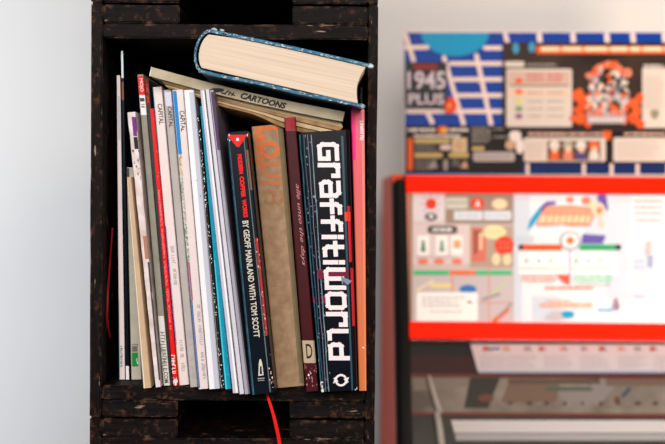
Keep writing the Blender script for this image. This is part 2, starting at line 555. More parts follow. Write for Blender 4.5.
# --- far left group
b = Book((116.4, 120.3, 78, 119.0, 125.2, 382), 'slim white magazine leaning on the tall dark one, leftmost upright in the crate', CPINK, NAVY, Y=1.262)
b.marks(346, 366, 0.3, 0.62, mat('ink_teal', (30, 110, 120)), 1.9)
b.band(0, 0.16, 300, 380, mat('edge_teal_pale', (90, 150, 160)))
b.band(0.3, 0.8, 96, 140, mat('print_pale_blue', (178, 186, 200)))
b.finish()
b = Book((120.9, 123.2, 51, 125.8, 129.2, 380), 'tallest slim magazine, navy spine with a white head, second upright from the left', NAVY, NAVY, Y=1.262)
b.band(0, 1, 51, 78, mat('head_pale_aqua', (214, 228, 232)), 3); b.band(0, 1, 366, 380, CW, 2)
b.up().band(0.1, 1, 82, 100, mat('torn_brown', (120, 84, 64)), 3); b.finish()
b = Book((126.4, 134, 164, 131, 141.8, 376), 'short grey-beige paperback set back, green label near its foot', mat('card_beige_grey', (186, 178, 162), 0.5, 0.2, 50), D=0.15, name='paperback_book', Y=1.262)
b.band(0.12, 0.72, 352.5, 366.5, mat('label_green', (24, 130, 58), 0.5), 3)
b.up().specks(0.5, 0.7, 354, 364, WHITE, 5); b.marks(344, 351, .15, .7, INK, 2)
b.band(0.05, 0.35, 168, 182, INK, 2); b.finish()
b = Book((126.6, 131.2, 178, 143.2, 151.4, 389), 'slim cream booklet leaning in front of the green-labelled paperback', mat('booklet_cream', (200, 170, 138), 0.6, 0.15, 60), D=0.085)
b.band(0, 0.22, 180, 389, mat('booklet_fold_pale', (232, 222, 206), 0.6), 8); b.finish()
b = Book((126.8, 135.6, 113, 155.4, 161, 388), 'dog-eared white magazine with a purple patch on its spine', mat('worn_white_spine', (226, 220, 222), 0.45, 0.15, 50, var_rgb=(190, 170, 160)), D=0.085, rough_edge=0.0003)
b.band(0.5, 1, 117, 136, mat('print_purple', (110, 44, 128)), 3); b.band(0.5, 0.95, 137, 149, K, 3)
b.specks(0.2, 0.95, 150, 170, K, 9, 1.1)
b.band(0.45, 1, 236, 259, mat('peel_tan', (168, 120, 96)), 3); b.specks(0.4, 1, 150, 190, mat('peel_tan', ()), 8, 1.2)
b.band(0.75, 1, 262, 380, INK, 4); b.finish()

# --- grey, red and the CAPITAL row
b = Book((137, 143.4, 76, 163.4, 170.6, 387), 'greenish-grey magazine with a red and white head, web address at its foot', CGREEN, CGREEN, Y=1.222)
b.band(0, 1, 76, 95, RED, 3); b.band(0, 1, 95, 115, CW, 3)
b.band(0, 0.9, 316, 387, mat('spine_pale_grey_foot', (208, 206, 200)), 3)
b.up().text('MOJO', 78.5, 92, 0.2, 0.85, mat('print_pink', (240, 190, 186)), 0.03)
b.band(0.15, 0.85, 98, 101.5, INK, 1); b.marks(104, 112, 0.35, 0.8, INK, 2)
b.marks(332, 371, 0.2, 0.8, INK, 3); b.text('.COM', 371, 383, 0.2, 0.8, INK, 0.02); b.finish()
b = Book((144.0, 148.6, 79, 171.1, 172.6, 386), 'thin dark magazine with a dull red top, squeezed beside the bright red spine', mat('spine_charcoal', (48, 50, 52), 0.4, 0.2, 40), D=0.19, Y=1.222)
b.band(0, 1, 79, 107, mat('dull_red', (112, 36, 30), 0.6, 0.4, 120), 4)
b.up().marks(82, 102, 0.3, 0.8, mat('rust_orange', (170, 74, 54))); b.finish()
b = Book((149.4, 153.8, 109, 173.1, 178.3, 386), 'thin bright red magazine spine with small white lettering', RED, RED, Y=1.222)
b.marks(190, 330, 0.35, 0.7, mat('print_rose', (228, 120, 118)))
b.marks(355, 377, 0.15, 0.8, WHITE, 3.2); b.specks(0, 1, 377, 386, CW, 14, 1.2)
b.specks(0.1, 0.9, 115, 380, mat('print_rose', ()), 14, 0.6); b.finish()
YEL = mat('strip_ochre', (196, 160, 66))
def capital(q, label, spine, y0=None, strips=(), yt=104, bold=0.035, small=()):
    b = Book(q, label, spine, CW, name='magazine')
    for u0, u1, a, c, m in strips: b.band(u0, u1, a, c, m)
    b.up().text('CAPITAL', yt, yt + 20.5, b_u[0], b_u[1], K, 0.012)
    for a, c in small: b.marks(a, c, b_u[0] + .05, b_u[1] - 0.1, SOFT)
    b.finish()
b_u = (0.38, 0.86)
capital((152.3, 162, 88, 178.9, 189.2, 386), 'warm white magazine right beside the red spine, first of three with the same title', CPINK,
        strips=((0, 0.12, 88, 150, mat('strip_aqua', (96, 190, 200))), (0, 0.15, 226, 345, BLUE), (0, 0.14, 345, 385, YEL)), yt=104, small=((246, 285), (340, 372)))
b_u = (0.36, 0.86)
capital((163, 171.2, 91, 190, 197.9, 388), 'grey magazine, the middle one of three with the same black title', CGREY,
        strips=((0.2, 1, 92, 106, mat('strip_pale_lilac', (200, 200, 220))),), yt=107, small=((330, 345), (352, 380)))
b_u = (0.52, 0.95)
capital((171.7, 183.2, 91, 198.3, 208.4, 390), 'white magazine, last of three with the same title, blue strip down its left edge', CPINK,
        strips=((0, 0.42, 91, 154, mat('strip_bright_blue', (24, 128, 196))), (0, 0.36, 154, 176, mat('print_gold_mottle', (150, 120, 80), 0.5, 0.8, 300, var_rgb=(220, 220, 200))),
                (0, 0.3, 176, 262, mat('print_green_mottle', (70, 96, 80), 0.5, 0.8, 300, var_rgb=(226, 226, 216))), (0, 0.26, 262, 300, mat('print_red_mottle', (190, 60, 50), 0.5, 0.8, 300, var_rgb=(90, 120, 170))),
                (0, 0.2, 300, 388, BLUE)), yt=111, small=((300, 345), (352, 380)))
b = Book((183.4, 194.2, 91, 208.9, 220.2, 390), 'thick plain white magazine between the blue-striped white magazine and the cyan one', mat('card_clean_white', (232, 232, 236), 0.35, 0.04, 40), CW)
b.band(0.52, 1, 92, 389.5, mat('card_cool_grey', (186, 190, 204), 0.4), 12); b.up().specks(0.5, 0.9, 180, 200, K, 2, 0.7); b.finish()
b = Book((196.2, 199.2, 116, 220.9, 224.6, 390), 'very thin black booklet with chipped white edge, left of the cyan spine', mat('chipped_black', (20, 22, 24), 0.5), D=0.18)
b.specks(0.2, 1, 118, 388, WHITE, 80, 0.6); b.band(0, .25, 118, 388, mat('chip_grey', (130, 130, 130)), 8); b.finish()
b = Book((199.6, 203.9, 107, 225.0, 231.8, 390), 'slim bright cyan magazine', CYAN, CYAN)
b.band(0, 0.3, 260, 389, mat('cyan_bright', (70, 205, 226)), 5); b.specks(0.6, 0.9, 140, 380, mat('cyan_bright', ()), 20, 0.6); b.finish()
b = Book((199.8, 204.6, 91, 232.6, 238.6, 394), 'tall thin lavender-white magazine right beside the cyan one', LAV, LAVD)
b.band(0.6, 1, 91, 393, WHITE, 12); b.finish()
b = Book((204.8, 209.2, 90.5, 238.9, 244.4, 395), 'tall white magazine with a grey fold line, left of the purple-edged one', mat('spine_cool_white', (206, 204, 216), 0.4, 0.1, 50), LAVD)
b.band(0.0, 0.22, 90, 394, mat('fold_grey', (104, 100, 112)), 12); b.finish()
b = Book((209.4, 213.4, 91, 244.7, 250.0, 395), 'thin grey magazine with a purple top, leaning on the black coffee book', mat('spine_mid_grey', (160, 160, 172), 0.4, 0.15, 50), LAVD)
b.band(0.3, 1, 92, 150, mat('strip_plum', (84, 50, 88)), 5); b.band(0.7, 1, 150, 394, mat('fold_grey', ()), 8); b.finish()

# --- the black coffee book
b = Book((225.8, 247.6, 134, 250.9, 275.3, 396), 'black hardback with a red triangle and red and white lettering down its spine', NAVY, NAVY, hard=True, name='hardback_book', pages=PAGE, D=0.2)
b.band(0.07, 0.15, 136, 395, TEAL, 12); b.band(0.79, 0.83, 135, 392, mat('worn_green_grey', (96, 110, 108), 0.5), 12)  # teal band is a painted highlight on the left hinge
b.band(0.86, 0.95, 150, 190, mat('worn_brown', (120, 84, 66)), 4); b.band(0.86, 0.96, 238, 335, mat('worn_red', (170, 46, 48), 0.5), 6); b.specks(0.84, .97, 238, 390, mat('print_pink', ()), 24, 0.9)
for k in range(8): b.band(0.07 + 0.4 * k / 8, 0.95 - 0.42 * k / 8, 134.8 + 12 * k / 8, 134.8 + 12 * (k + 1) / 8, RED, 1)
b.up(); b.sh.oval(237.6, 139.4, 1.5, 1.7, WHITE, n=10); b.specks(0.02, 0.2, 134, 150, WHITE, 3); b.specks(.9, 1, 134, 137, WHITE, 3)
RB = mat('print_bright_red', (232, 20, 26), 0.5); CR = mat('print_cream', (206, 200, 186), 0.5)
b.text('MODERN', 154.5, 174, 0.43, 0.63, RB, 0.06); b.text('COFFEE', 176.5, 197, 0.43, 0.63, RB, 0.06); b.text('WORKS', 199.5, 217.5, 0.43, 0.63, RB, 0.06)
b.text('BY GEOFF MAINLAND WITH TOM SCOTT', 221, 337.5, 0.36, 0.62, CR, 0.02)
x = b.edge(0.5, 365)
b.sh.poly([(x - 1.6, 376), (x - 1.2, 364), (x - .4, 359), (x + 1, 359), (x + 2.4, 364), (x + 3.6, 375)], CR)
b.up().sh.poly([(x - .2, 374), (x + .1, 366), (x + 1.6, 366), (x + 2.2, 374)], NAVY)
b.sh.line(x - 2.4, 378.6, x + 4.6, 378, 0.9, SOFT); b.sh.line(x - 2.0, 380.6, x + 4.6, 380, 0.6, SOFT)
b.finish()
# its ribbon bookmark hangs over the shelf edge
coffee = b
def ribbon_mesh(pts, w, thick=0.0004, base=Vector((0, 0, 0)), inv=None):
    bm = bmesh.new(); rows = []
    for i, (px, py, Y, ww) in enumerate(pts):
        c = at(px, py, Y); hw = ww / FPX * Y / 2
        for_row = []
        for sx, sy in ((-1, -1), (1, -1), (1, 1), (-1, 1)):
            p = c + Vector((sx * hw, sy * thick + sx * 0.0006 * math.sin(i), 0)) - base
            if inv: p = inv @ p
            for_row.append(bm.verts.new(p))
        rows.append(for_row)
    for a, c in zip(rows, rows[1:]):
        for i in range(4): bm.faces.new((a[i], a[(i + 1) % 4], c[(i + 1) % 4], c[i]))
    bm.faces.new(rows[0]); bm.faces.new(rows[-1][::-1])
    return fin(bm)
RIB = mat('ribbon_red', (226, 34, 24), 0.45)
o = obj('ribbon_bookmark', ribbon_mesh([(266.6, 391.5, 1.2, 2.2), (268, 397, 1.186, 2.6), (270.5, 405, 1.186, 2.8), (273.5, 415, 1.187, 3.2), (276.2, 426, 1.188, 3.6), (278.4, 436, 1.19, 3.8), (280, 446, 1.192, 3.6), (280.8, 453, 1.194, 3.0)], 3, base=coffee.o, inv=coffee.R.transposed()), RIB, coffee.root)
o['label'] = 'red ribbon bookmark hanging out over the crate edge'

# --- beige cloth book
CLOTH = mat('book_cloth_beige', (166, 138, 110), 0.85, 0.3, 90, var_rgb=(140, 112, 86))
b = Book((251.2, 283.2, 124.5, 277, 304.8, 386), 'thick faded beige cloth-bound book with worn orange title letters', CLOTH, mat('book_cloth_dark_beige', (120, 104, 80), 0.85), hard=True, name='hardback_book', pages=PAGE, Y=1.213)
O1 = mat('worn_orange', (206, 98, 48), 0.8, 0.5, 200, var_rgb=(196, 120, 76)); O2 = mat('worn_orange_pale', (190, 108, 66), 0.8, 0.5, 200, var_rgb=(168, 122, 86)); O3 = mat('worn_brown_pale', (156, 104, 70), 0.8, 0.5, 160, var_rgb=(150, 128, 98))
b.band(0.82, 1, 126, 383, mat('book_cloth_olive', (126, 108, 82), 0.85, 0.2, 80), 10)
b.band(0.05, .3, 126, 166, O2, 4)
b.up()
def strokes(b, y0, y1, u0, u1, paths, m, w):
    """block letters: path points in a 0..1 box, x along the run (down), y towards the heads"""
    for p in paths:
        pts = [(b.edge(u0 + (u1 - u0) * gy, y0 + (y1 - y0) * gx), y0 + (y1 - y0) * gx) for gx, gy in p]
        b.sh.path(pts, w, m)
strokes(b, 128, 138, .24, .76, [[(0, 1), (0, 0), (1, 0), (1, .25)]], O1, 4)
for y, m in ((141, O1),): b.sh.path([(b.edge(.5 + .26 * math.cos(a), y + 9 + 6.6 * math.sin(a)), y + 9 + 6.6 * math.sin(a)) for a in [k * PI / 10 for k in range(21)]], 4, m)
strokes(b, 164, 176, .24, .76, [[(0, 1), (0, .25), (.25, 0), (.75, 0), (1, .25), (1, 1)]], O2, 4)
strokes(b, 183, 185, .24, .76, [[(0, 0), (0, 1)]], O2, 4)
strokes(b, 191, 203, .24, .76, [[(.15, 0), (0, .2), (.15, .5), (.5, .5), (.85, .5), (1, .8), (.8, 1), (.1, 1)], [(.15, 0), (.9, 0)]], O3, 3.8)
b.marks(238, 300, 0.34, 0.7, mat('worn_ghost_brown', (158, 126, 96), 0.8), 12)
b.finish()

# --- thin dark red book
DR = mat('book_dark_red', (66, 10, 18), 0.45, 0.35, 60)
b = Book((283.9, 295.6, 116, 305.6, 318.6, 390), 'slim dark red book with a cream D label near its foot', DR, mat('book_dark_red_side', (44, 10, 14), 0.5), hard=True, name='hardback_book', pages=PAGE, Y=1.19)
b.band(0.05, 0.95, 116.5, 131, mat('worn_bright_red', (138, 16, 26), 0.5, 0.4, 150, var_rgb=(150, 44, 52)), 3)
b.band(0.02, 0.98, 340.5, 363, mat('label_cream', (178, 160, 136), 0.6), 3)
b.up().text('alle unto the days', 184, 266, 0.45, 0.85, mat('ink_faded_rose', (190, 130, 134)), 0, 0.4)
b.text('D', 346, 357.5, 0.22, 0.72, K) if False else None
b.sh.text('D', (b.edge(0.28, 358.5), 358.5), (b.edge(0.28, 358.5) + 6.2, 358.0), 14.5, K, 0.01)
b.specks(0.05, 0.95, 364, 388, mat('worn_pink_fleck', (180, 120, 124)), 22, 0.8); b.specks(0.1, .9, 372, 378, WHITE, 3); b.finish()

# --- Graffiti World
GM = mat('cover_black_blue', (12, 15, 24), 0.3, 0.3, 60, spec=0.07)
b = Book((297.2, 349.8, 133, 320.6, 357.9, 393), 'thick black hardback with very large white block lettering down its spine', GM, mat('cover_black_side', (14, 14, 20), 0.3), hard=True, name='hardback_book', pages=PAGE, round_=0.002)
# worn hinge, its bluish highlights painted on as thin lines
def vline(pts, w, m): b.sh.path(pts, w, m)
for (x0, x1, w, m) in ((299.6, 321.6, 1.3, TEAL), (303.5, 323.5, 0.9, mat('edge_glint_blue', (44, 78, 94), 0.3)), (311.4, 328.6, 0.9, mat('worn_glint_pale', (120, 152, 164), 0.35, 0.5, 120)), (307.2, 326, 0.6, mat('edge_glint_lilac', (118, 112, 140), 0.35))):
    p = [(x0 + (x1 - x0) * k / 14 + random.uniform(-.35, .35), 135 + 256 * k / 14) for k in range(15)]
    vline(p, w, m)
b.band(0.83, 0.875, 136, 391, mat('edge_glint_blue', ()), 10)
b.up()
b.specks(0.02, 0.3, 134, 390, mat('worn_glint_pale', ()), 60, 0.9)
b.band(0.9, 0.96, 206, 262, mat('graffiti_red', (190, 24, 36), 0.4), 4); b.band(0.84, 0.96, 212, 221, mat('graffiti_bright_red', (240, 60, 40), 0.4), 2); b.band(0.92, 0.98, 268, 326, mat('graffiti_red', ()), 4)
b.sh.poly([(317, 270), (348, 268), (349, 277), (318, 279)], mat('graffiti_wine', (110, 20, 50), 0.4))
b.sh.poly([(311, 297), (326, 296), (328, 303), (314, 304)], mat('graffiti_plum', (122, 30, 70), 0.4))
b.up()
LW = mat('lettering_white', (232, 222, 224), 0.5)
GL = {  # block letters on a 0..1 grid, (along the line, height)
 'G': (1.06, [[(1, .97), (.12, .97), (.0, .8), (.0, .2), (.14, .03), (1, .03), (1, .5), (.55, .5)]]),
 'r': (.80, [[(0, 0), (0, 1)], [(0, .8), (.25, .98), (1, .98)], [(1, .98), (1, .72)]]),
 'a': (1.0, [[(.05, .97), (.8, .97), (1, .8), (1, .03), (.15, .03), (0, .2), (0, .42), (.1, .52), (1, .52)]]),
 'f': (.80, [[(.25, 0), (.25, .8), (.45, .98), (1, .98)], [(-.12, .55), (.95, .55)]]),
 'i': (.14, [[(.5, 0), (.5, .62)], [(.5, .9), (.5, 1.0)]]),
 't': (.80, [[(.25, 1), (.25, .2), (.45, .02), (1, .02)], [(-.12, .62), (.95, .62)]]),
 'w': (1.35, [[(0, 1), (0, .15), (.12, .02), (1, .02), (1, 1)], [(.5, .05), (.5, .9)]]),
 'o': (1.02, [[(.15, .97), (.85, .97), (1, .82), (1, .18), (.85, .03), (.15, .03), (0, .18), (0, .82), (.15, .97)]]),
 'l': (.55, [[(0, 1), (0, .18), (.2, .02), (1, .02)]]),
 'd': (1.0, [[(1, 1), (1, .03), (.12, .03), (0, .2), (0, .55), (.12, .66), (1, .66)]]),
}
S = 12.0; gap = 6.4; WST = 4.4; y = 144.6
word = 'Graffitiworld'
tot = sum(GL[c][0] * S for c in word) + gap * 12
S *= (358.0 - 144.6 - gap * 12) / (tot - gap * 12)
for c in word:
    w, paths = GL[c]; w *= S
    for p in paths:
        pts = []
        for gx, gy in p:
            yy = y + gx * w
            k = (yy - 142) / (360 - 142)
            xl = 318.6 + (330.6 - 318.6) * k; xr = 336.8 + (347.8 - 336.8) * k
            pts.append((xl + (xr - xl) * gy, yy))
        b.sh.path(pts, WST, LW)
    y += w + gap
# round arrow mark
cx, cy = 341, 380
for a0 in (20, 200):
    p = [(cx + 5.1 * math.cos(math.radians(a0 + k * 14)), cy + 5.1 * math.sin(math.radians(a0 + k * 14))) for k in range(10)]
    b.sh.path(p, 2.0, LW)
    a = math.radians(a0 + 150)
    b.sh.poly([(cx + 8.6 * math.cos(a - .2), cy + 8.6 * math.sin(a - .2)), (cx + 2.6 * math.cos(a - .25), cy + 2.6 * math.sin(a - .25)), (cx + 6.5 * math.cos(a + .55), cy + 6.5 * math.sin(a + .55))], LW)
    a = math.radians(a0 - 10)
    b.sh.poly([(cx + 4 * math.cos(a), cy + 4 * math.sin(a)), (cx + 8.2 * math.cos(a), cy + 8.2 * math.sin(a)), (cx + 6.1 * math.cos(a + .5), cy + 6.1 * math.sin(a + .5))], LW)
b.specks(0.0, 0.1, 380, 392, WHITE, 10, 1.4); b.specks(0.93, 1, 388, 393, WHITE, 4, .9)
b.up(); b.sh.poly([(341, 276), (352, 281), (348, 284.5), (342, 284)], mat('fleck_slate', (120, 130, 150), 0.4)); b.sh.poly([(343, 281), (352, 281), (348, 286), (343, 285)], mat('fleck_navy', (40, 44, 80), 0.4))
b.finish()
graf = b
# a crumpled white paper scrap caught under the corner of the big black book
# --- pink and orange
PO = fade('spine_pink_to_orange', [(0.0, (204, 106, 44)), (0.38, (208, 96, 54)), (0.7, (208, 62, 74)), (1.0, (206, 52, 100))])
b = Book((350.8, 364.6, 110, 358.8, 366.6, 391.5), 'pink to orange magazine at the right end of the row', PO, fade('side_pink_to_red', [(0, (120, 40, 30)), (0.6, (150, 30, 44)), (1, (220, 30, 110))]))
b.band(0.78, 1, 110, 391, fade('edge_peach', [(0, (222, 136, 76)), (0.5, (224, 124, 90)), (1, (224, 112, 124))]), 10)
b.band(0.0, 0.3, 110, 160, mat('strip_hot_pink', (226, 40, 118), 0.4), 4)
b.up().marks(121, 139, 0.66, 0.9, WHITE, 2.4); b.specks(.4, .8, 347, 350, WHITE, 2, 1.2); b.finish()

# --- thick blue hardback lying on top
def lying(name, pl, pr, Y, label, cat):
    """pl, pr: pixels of the left and right end of the underside"""
    a, c = at(*pl, Y), at(*pr, Y)
    ang = math.atan2(a.z - c.z, c.x - a.x)
    t = empty(name, a, (0, ang, 0))
    tag(t, label, cat, 'books lying on top of the row')
    R = Matrix.Rotation(ang, 3, 'Y')
    def L(px, py, Yp=None):
        l = R.transposed() @ (at(px, py, Y if Yp is None else Yp) - a); return l
    return t, (c - a).length, L

BLC = mat('cover_deep_blue', (10, 66, 104), 0.35, 0.5, 45, var_rgb=(8, 24, 52))
WORN = mat('worn_cover_edge', (206, 214, 214), 0.6, 0.5, 200, var_rgb=(70, 126, 150))
t, L_, Lf = lying('hardback_book', (191.2, 70.6), (360.3, 107.3), 1.157, 'very thick worn blue hardback lying slanted on its side, page edges facing out', 'book')
W_ = L_; TH = Lf(206, 29.5).z - 0.0                   # thickness
TH = 0.0462
bm = bmesh.new()
D_ = 0.2
def fxz(a, b_, d): return Vector((a, d, b_))
tk = 0.0032
def arc(cx, cz, r0, r1, a0, a1, n):
    return [(cx + r0 * math.cos(math.radians(a0 + (a1 - a0) * k / n)), cz + r1 * math.sin(math.radians(a0 + (a1 - a0) * k / n))) for k in range(n + 1)]
so = arc(0.012, TH / 2, 0.0130, TH / 2, 270, 90, 14)     # outer curve of the spine
si = arc(0.012, TH / 2, 0.0108, TH / 2 - tk, 90, 270, 14)
prism(bm, [(W_, 0.0), (W_, tk)] [::-1] + [] + [], 0, 0.001, fxz) if False else None
outline = [(W_ + 0.001, tk), (W_ + 0.0015, 0.0004)] + so + [(W_ * 0.5, TH + 0.0012), (W_ + 0.002, TH), (W_ + 0.002, TH - tk), (W_ * 0.5, TH - tk + 0.001)] + si
# as strips so the concave outline stays clean
def strip(bm, o1, o2, d0, d1, mi, n_y=10, jit=0.0):
    ys = [d0 + (d1 - d0) * k / n_y for k in range(n_y + 1)]
    A = [[bm.verts.new((p[0], y, p[1])) for p in o1] for y in ys]
    B = [[bm.verts.new((p[0], y, p[1])) for p in o2] for y in ys]
    def q(a, b_, c, d, m):
        f = bm.faces.new((a, b_, c, d)); f.material_index = m
    for j in range(n_y):
        for i in range(len(o1) - 1):
            q(A[j][i], A[j][i + 1], A[j + 1][i + 1], A[j + 1][i], mi); q(B[j][i], B[j + 1][i], B[j + 1][i + 1], B[j][i + 1], mi)
        for e in (0, -1): q(A[j][e], A[j + 1][e], B[j + 1][e], B[j][e], mi)
    for j in (0, -1):
        for i in range(len(o1) - 1): q(A[j][i], B[j][i], B[j][i + 1], A[j][i + 1], 1 if j == 0 else mi)
n1 = 12
outer = [(W_ + 0.0015, 0.0)] + [(W_ * (1 - k / n1) + 0.014 * (k / n1), 0.0005 * math.sin(k)) for k in range(1, n1)] + so + [(0.014 + (W_ - 0.014) * k / n1, TH + 0.0009 * math.sin(PI * k / n1)) for k in range(1, n1)] + [(W_ - 0.0005, TH - 0.0002)]
inner = [(W_ + 0.0015, tk)] + [(W_ * (1 - k / n1) + 0.014 * (k / n1), tk + 0.0005 * math.sin(k)) for k in range(1, n1)] + si[::-1] + [(0.014 + (W_ - 0.014) * k / n1, TH - tk + 0.0009 * math.sin(PI * k / n1)) for k in range(1, n1)] + [(W_ - 0.0005, TH - tk - 0.0002)]
strip(bm, outer, inner, 0, D_, 0)
# rubbed white patches along the front rims of the boards
random.seed(11)
def rim(x, z, w, h):
    bm2 = [(x - w, z - h * .4), (x - w * .2, z + h * .6), (x + w, z + h * .3), (x + w * .4, z - h * .6)]
    f = bm.faces.new([bm.verts.new((a, -0.0002, c)) for a, c in bm2]); f.material_index = 2
for k in range(52):
    x = random.uniform(0.012, W_); rim(x, TH - tk * random.uniform(.2, .9) + 0.0009 * math.sin(PI * x / W_), random.uniform(.0006, .0032), random.uniform(.0006, .0017))
for k in range(34):
    x = random.uniform(0.012, W_); rim(x, tk * random.uniform(.1, .9), random.uniform(.0006, .003), random.uniform(.0005, .0014))
for k in range(40):
    a = math.radians(random.uniform(95, 265)); rim(0.012 + 0.0122 * math.cos(a), TH / 2 + (TH / 2 - .0016) * math.sin(a), random.uniform(.0004, .001), random.uniform(.001, .004))
# blunted corners of the boards, bare board showing
for z in (TH - tk * .55, tk * .5):
    s2 = bmesh.new(); bmesh.ops.create_uvsphere(s2, u_segments=10, v_segments=8, radius=0.0031)
    for v in s2.verts: v.co = Vector((W_ + 0.0012 + v.co.x * 1.25, 0.0028 + v.co.y, z + v.co.z * 0.85))
    join(bm, s2, 2)
# frayed head band curled over at the spine
for (x, z, r) in ((0.014, TH + 0.0005, 0.0028), (0.022, TH + 0.0018, 0.002), (0.008, TH - 0.003, 0.002), (0.0095, 0.0015, 0.0022)):
    s2 = bmesh.new(); bmesh.ops.create_uvsphere(s2, u_segments=9, v_segments=7, radius=r)
    for v in s2.verts: v.co = Vector((x + v.co.x * 1.3 + random.uniform(-.0003, .0003), 0.003 + v.co.y, z + v.co.z * .7 + random.uniform(-.0003, .0003)))
    join(bm, s2, 2)
obj('cover', fin(bm), [BLC, mat('cover_rim_blue', (10, 78, 116), 0.4, 0.6, 160, var_rgb=(50, 120, 146)), WORN], t)
bm = bmesh.new()
def pagepts(n=10):
    l = arc(0.0142, TH / 2, 0.0106, TH / 2 - tk - 0.0004, 245, 115, n)
    r = [(W_ - 0.0035 - 0.0045 * math.sin(PI * k / n) - 0.002 * k / n * 0, TH - tk - 0.0006 - (TH - 2 * tk - 0.0012) * k / n) for k in range(n + 1)]
    top = [(0.02 + (W_ - .026) * k / 8, TH - tk - 0.0006 + 0.0009 * math.sin(PI * (0.02 + (W_ - .026) * k / 8) / W_)) for k in range(1, 8)]
    return l + top + r
prism(bm, pagepts(), 0.0022, D_ - 0.004, fxz)
obj('pages', fin(bm), streak('old_paper_edges', (214, 197, 176), (198, 176, 152), axis=(0, 1), fine=700, coarse=5, lo=0.35, hi=0.7), t)

# --- CARTOONS book
GC = mat('cover_sage_cream', (186, 176, 152), 0.55, 0.25, 40, var_rgb=(160, 146, 118))
t, L_, Lf = lying('paperback_book', (149.2, 75.8), (342.5, 121.5), 1.194, 'old cream paperback with black title print, lying slanted beneath the thick blue hardback', 'book')
TB = 0.0105
bm = bmesh.new()
# the spine sags a little: sample along its length
NS = 20
def sag(x): return -0.0028 * math.sin(PI * x / L_)
top = [(L_ * k / NS, TB * (0.93 + 0.1 * k / NS) + sag(L_ * k / NS)) for k in range(NS + 1)]
bot = [(L_ * k / NS, sag(L_ * k / NS)) for k in range(NS + 1)]
R_ = 0.0007
def slabxz(bm, lo, hi, d0, d1, mi=0):
    a = [bm.verts.new((p[0], d0, p[1])) for p in lo]; b_ = [bm.verts.new((p[0], d0, p[1])) for p in hi]
    c = [bm.verts.new((p[0], d1, p[1])) for p in lo]; d = [bm.verts.new((p[0], d1, p[1])) for p in hi]
    F = []
    for i in range(len(lo) - 1):
        F += [(a[i], a[i + 1], b_[i + 1], b_[i]), (c[i], d[i], d[i + 1], c[i + 1]), (a[i], c[i], c[i + 1], a[i + 1]), (b_[i], b_[i + 1], d[i + 1], d[i])]
    F += [(a[0], b_[0], d[0], c[0]), (a[-1], c[-1], d[-1], b_[-1])]
    for f in F:
        x = bm.faces.new(f); x.material_index = mi
slabxz(bm, bot, top, 0, 0.0008)                                                  # spine
slabxz(bm, [(x, z - 0.0006) for x, z in top], top, 0.0008, 0.17)                  # upper board
slabxz(bm, bot, [(x, z + 0.0006) for x, z in bot], 0.0008, 0.17)                  # lower board
sh = Sheet(lambda px, py: (lambda l: Vector((max(0, min(L_, l.x)), 0, l.z)))(Lf(px, py)), Vector((0, -1, 0)), 0.0002); sh.lv = 1
sh.text('CARTOONS', (240, 98.4), (285.5, 109.4), 6.4, K, 0.05, 0.25)
sh.line(225, 93.4, 229, 90.4, 1.4, K); sh.line(228.4, 95.2, 230.4, 91.4, 1.4, K); sh.line(231.4, 96, 234, 92.4, 1.3, K); sh.line(230.5, 93, 235, 95.8, 1.1, K); sh.line(221, 92.6, 225.6, 94.2, 1.5, K)
sh.oval(217, 90.2, 7.5, 2.2, K, n=12)
sh.poly([(149, 66), (151.5, 66.4), (150, 76.2), (148, 75.5)], WHITE)
sh.poly([(300, 116.5), (343, 124.5), (343, 122.6), (302, 112.6)], K) if False else None
vm = {v: bm.verts.new(v.co) for v in sh.bm.verts}
for f in sh.bm.faces:
    nf = bm.faces.new([vm[v] for v in f.verts]); nf.material_index = 1 + f.material_index
sh.bm.free()
obj('cover', fin(bm), [GC] + sh.mats, t)
bm = bmesh.new(); slabxz(bm, [(x, z + 0.0008) for x, z in bot], [(x, z - 0.0008) for x, z in top], 0.001, 0.168)
obj('pages', fin(bm), PAGE, t)

# --- curled brown magazine beneath it
t = empty('magazine', at(250, 108, 1.204)); tag(t, 'old brown magazine with curled pages, pressed under the slanted cream paperback', 'magazine', 'books lying on top of the row')
base = Vector(t.location)
curves = [
 [(161, 80.5), (190, 86.5), (220, 96), (260, 105.5), (300, 113), (341, 122.5)],
 [(163, 82.5), (190, 89.5), (220, 98.5), (260, 108.5), (300, 117.5), (343, 127)],
 [(164.5, 84.5), (190, 91.5), (220, 101), (260, 111.5), (298, 122), (338, 131.5)],
 [(166, 86.5), (190, 93), (220, 103.5), (258, 113.5), (290, 125), (326, 133)],
 [(169, 88.5), (192, 95), (220, 106), (254, 115), (280, 127), (314, 136)]]
TN = mat('old_paper_tan', (176, 142, 100), 0.8, 0.35, 60, var_rgb=(126, 94, 60)); TN2 = mat('old_paper_pale', (204, 182, 146), 0.8, 0.3, 60)
def smooth(p, n=6):
    out = []
    for i in range(len(p) - 1):
        p0, p1, p2, p3 = p[max(0, i - 1)], p[i], p[i + 1], p[min(len(p) - 1, i + 2)]
        for k in range(n):
            u = k / n
            out.append(tuple(0.5 * (2 * p1[j] + (p2[j] - p0[j]) * u + (2 * p0[j] - 5 * p1[j] + 4 * p2[j] - p3[j]) * u * u + (3 * p1[j] - p0[j] - 3 * p2[j] + p3[j]) * u ** 3) for j in (0, 1)))
    out.append(p[-1]); return out
for k in range(4):
    up, lo = smooth(curves[k]), smooth(curves[k + 1])
    bm = bmesh.new()
    fr = 1.0 if k == 0 else 0.82
    hi = [at(x, y, 1.204) - base for x, y in up]
    lw = [at(a[0] * (1 - fr) + c[0] * fr, a[1] * (1 - fr) + c[1] * fr, 1.204) - base for a, c in zip(up, lo)]
    slabxz(bm, [(v.x, v.z) for v in lw], [(v.x, v.z) for v in hi], 0.0005 * k + 0.001, 0.15)
    obj('page_bundle' if k else 'cover', fin(bm), (TN2, TN, TN2, TN)[k], t)

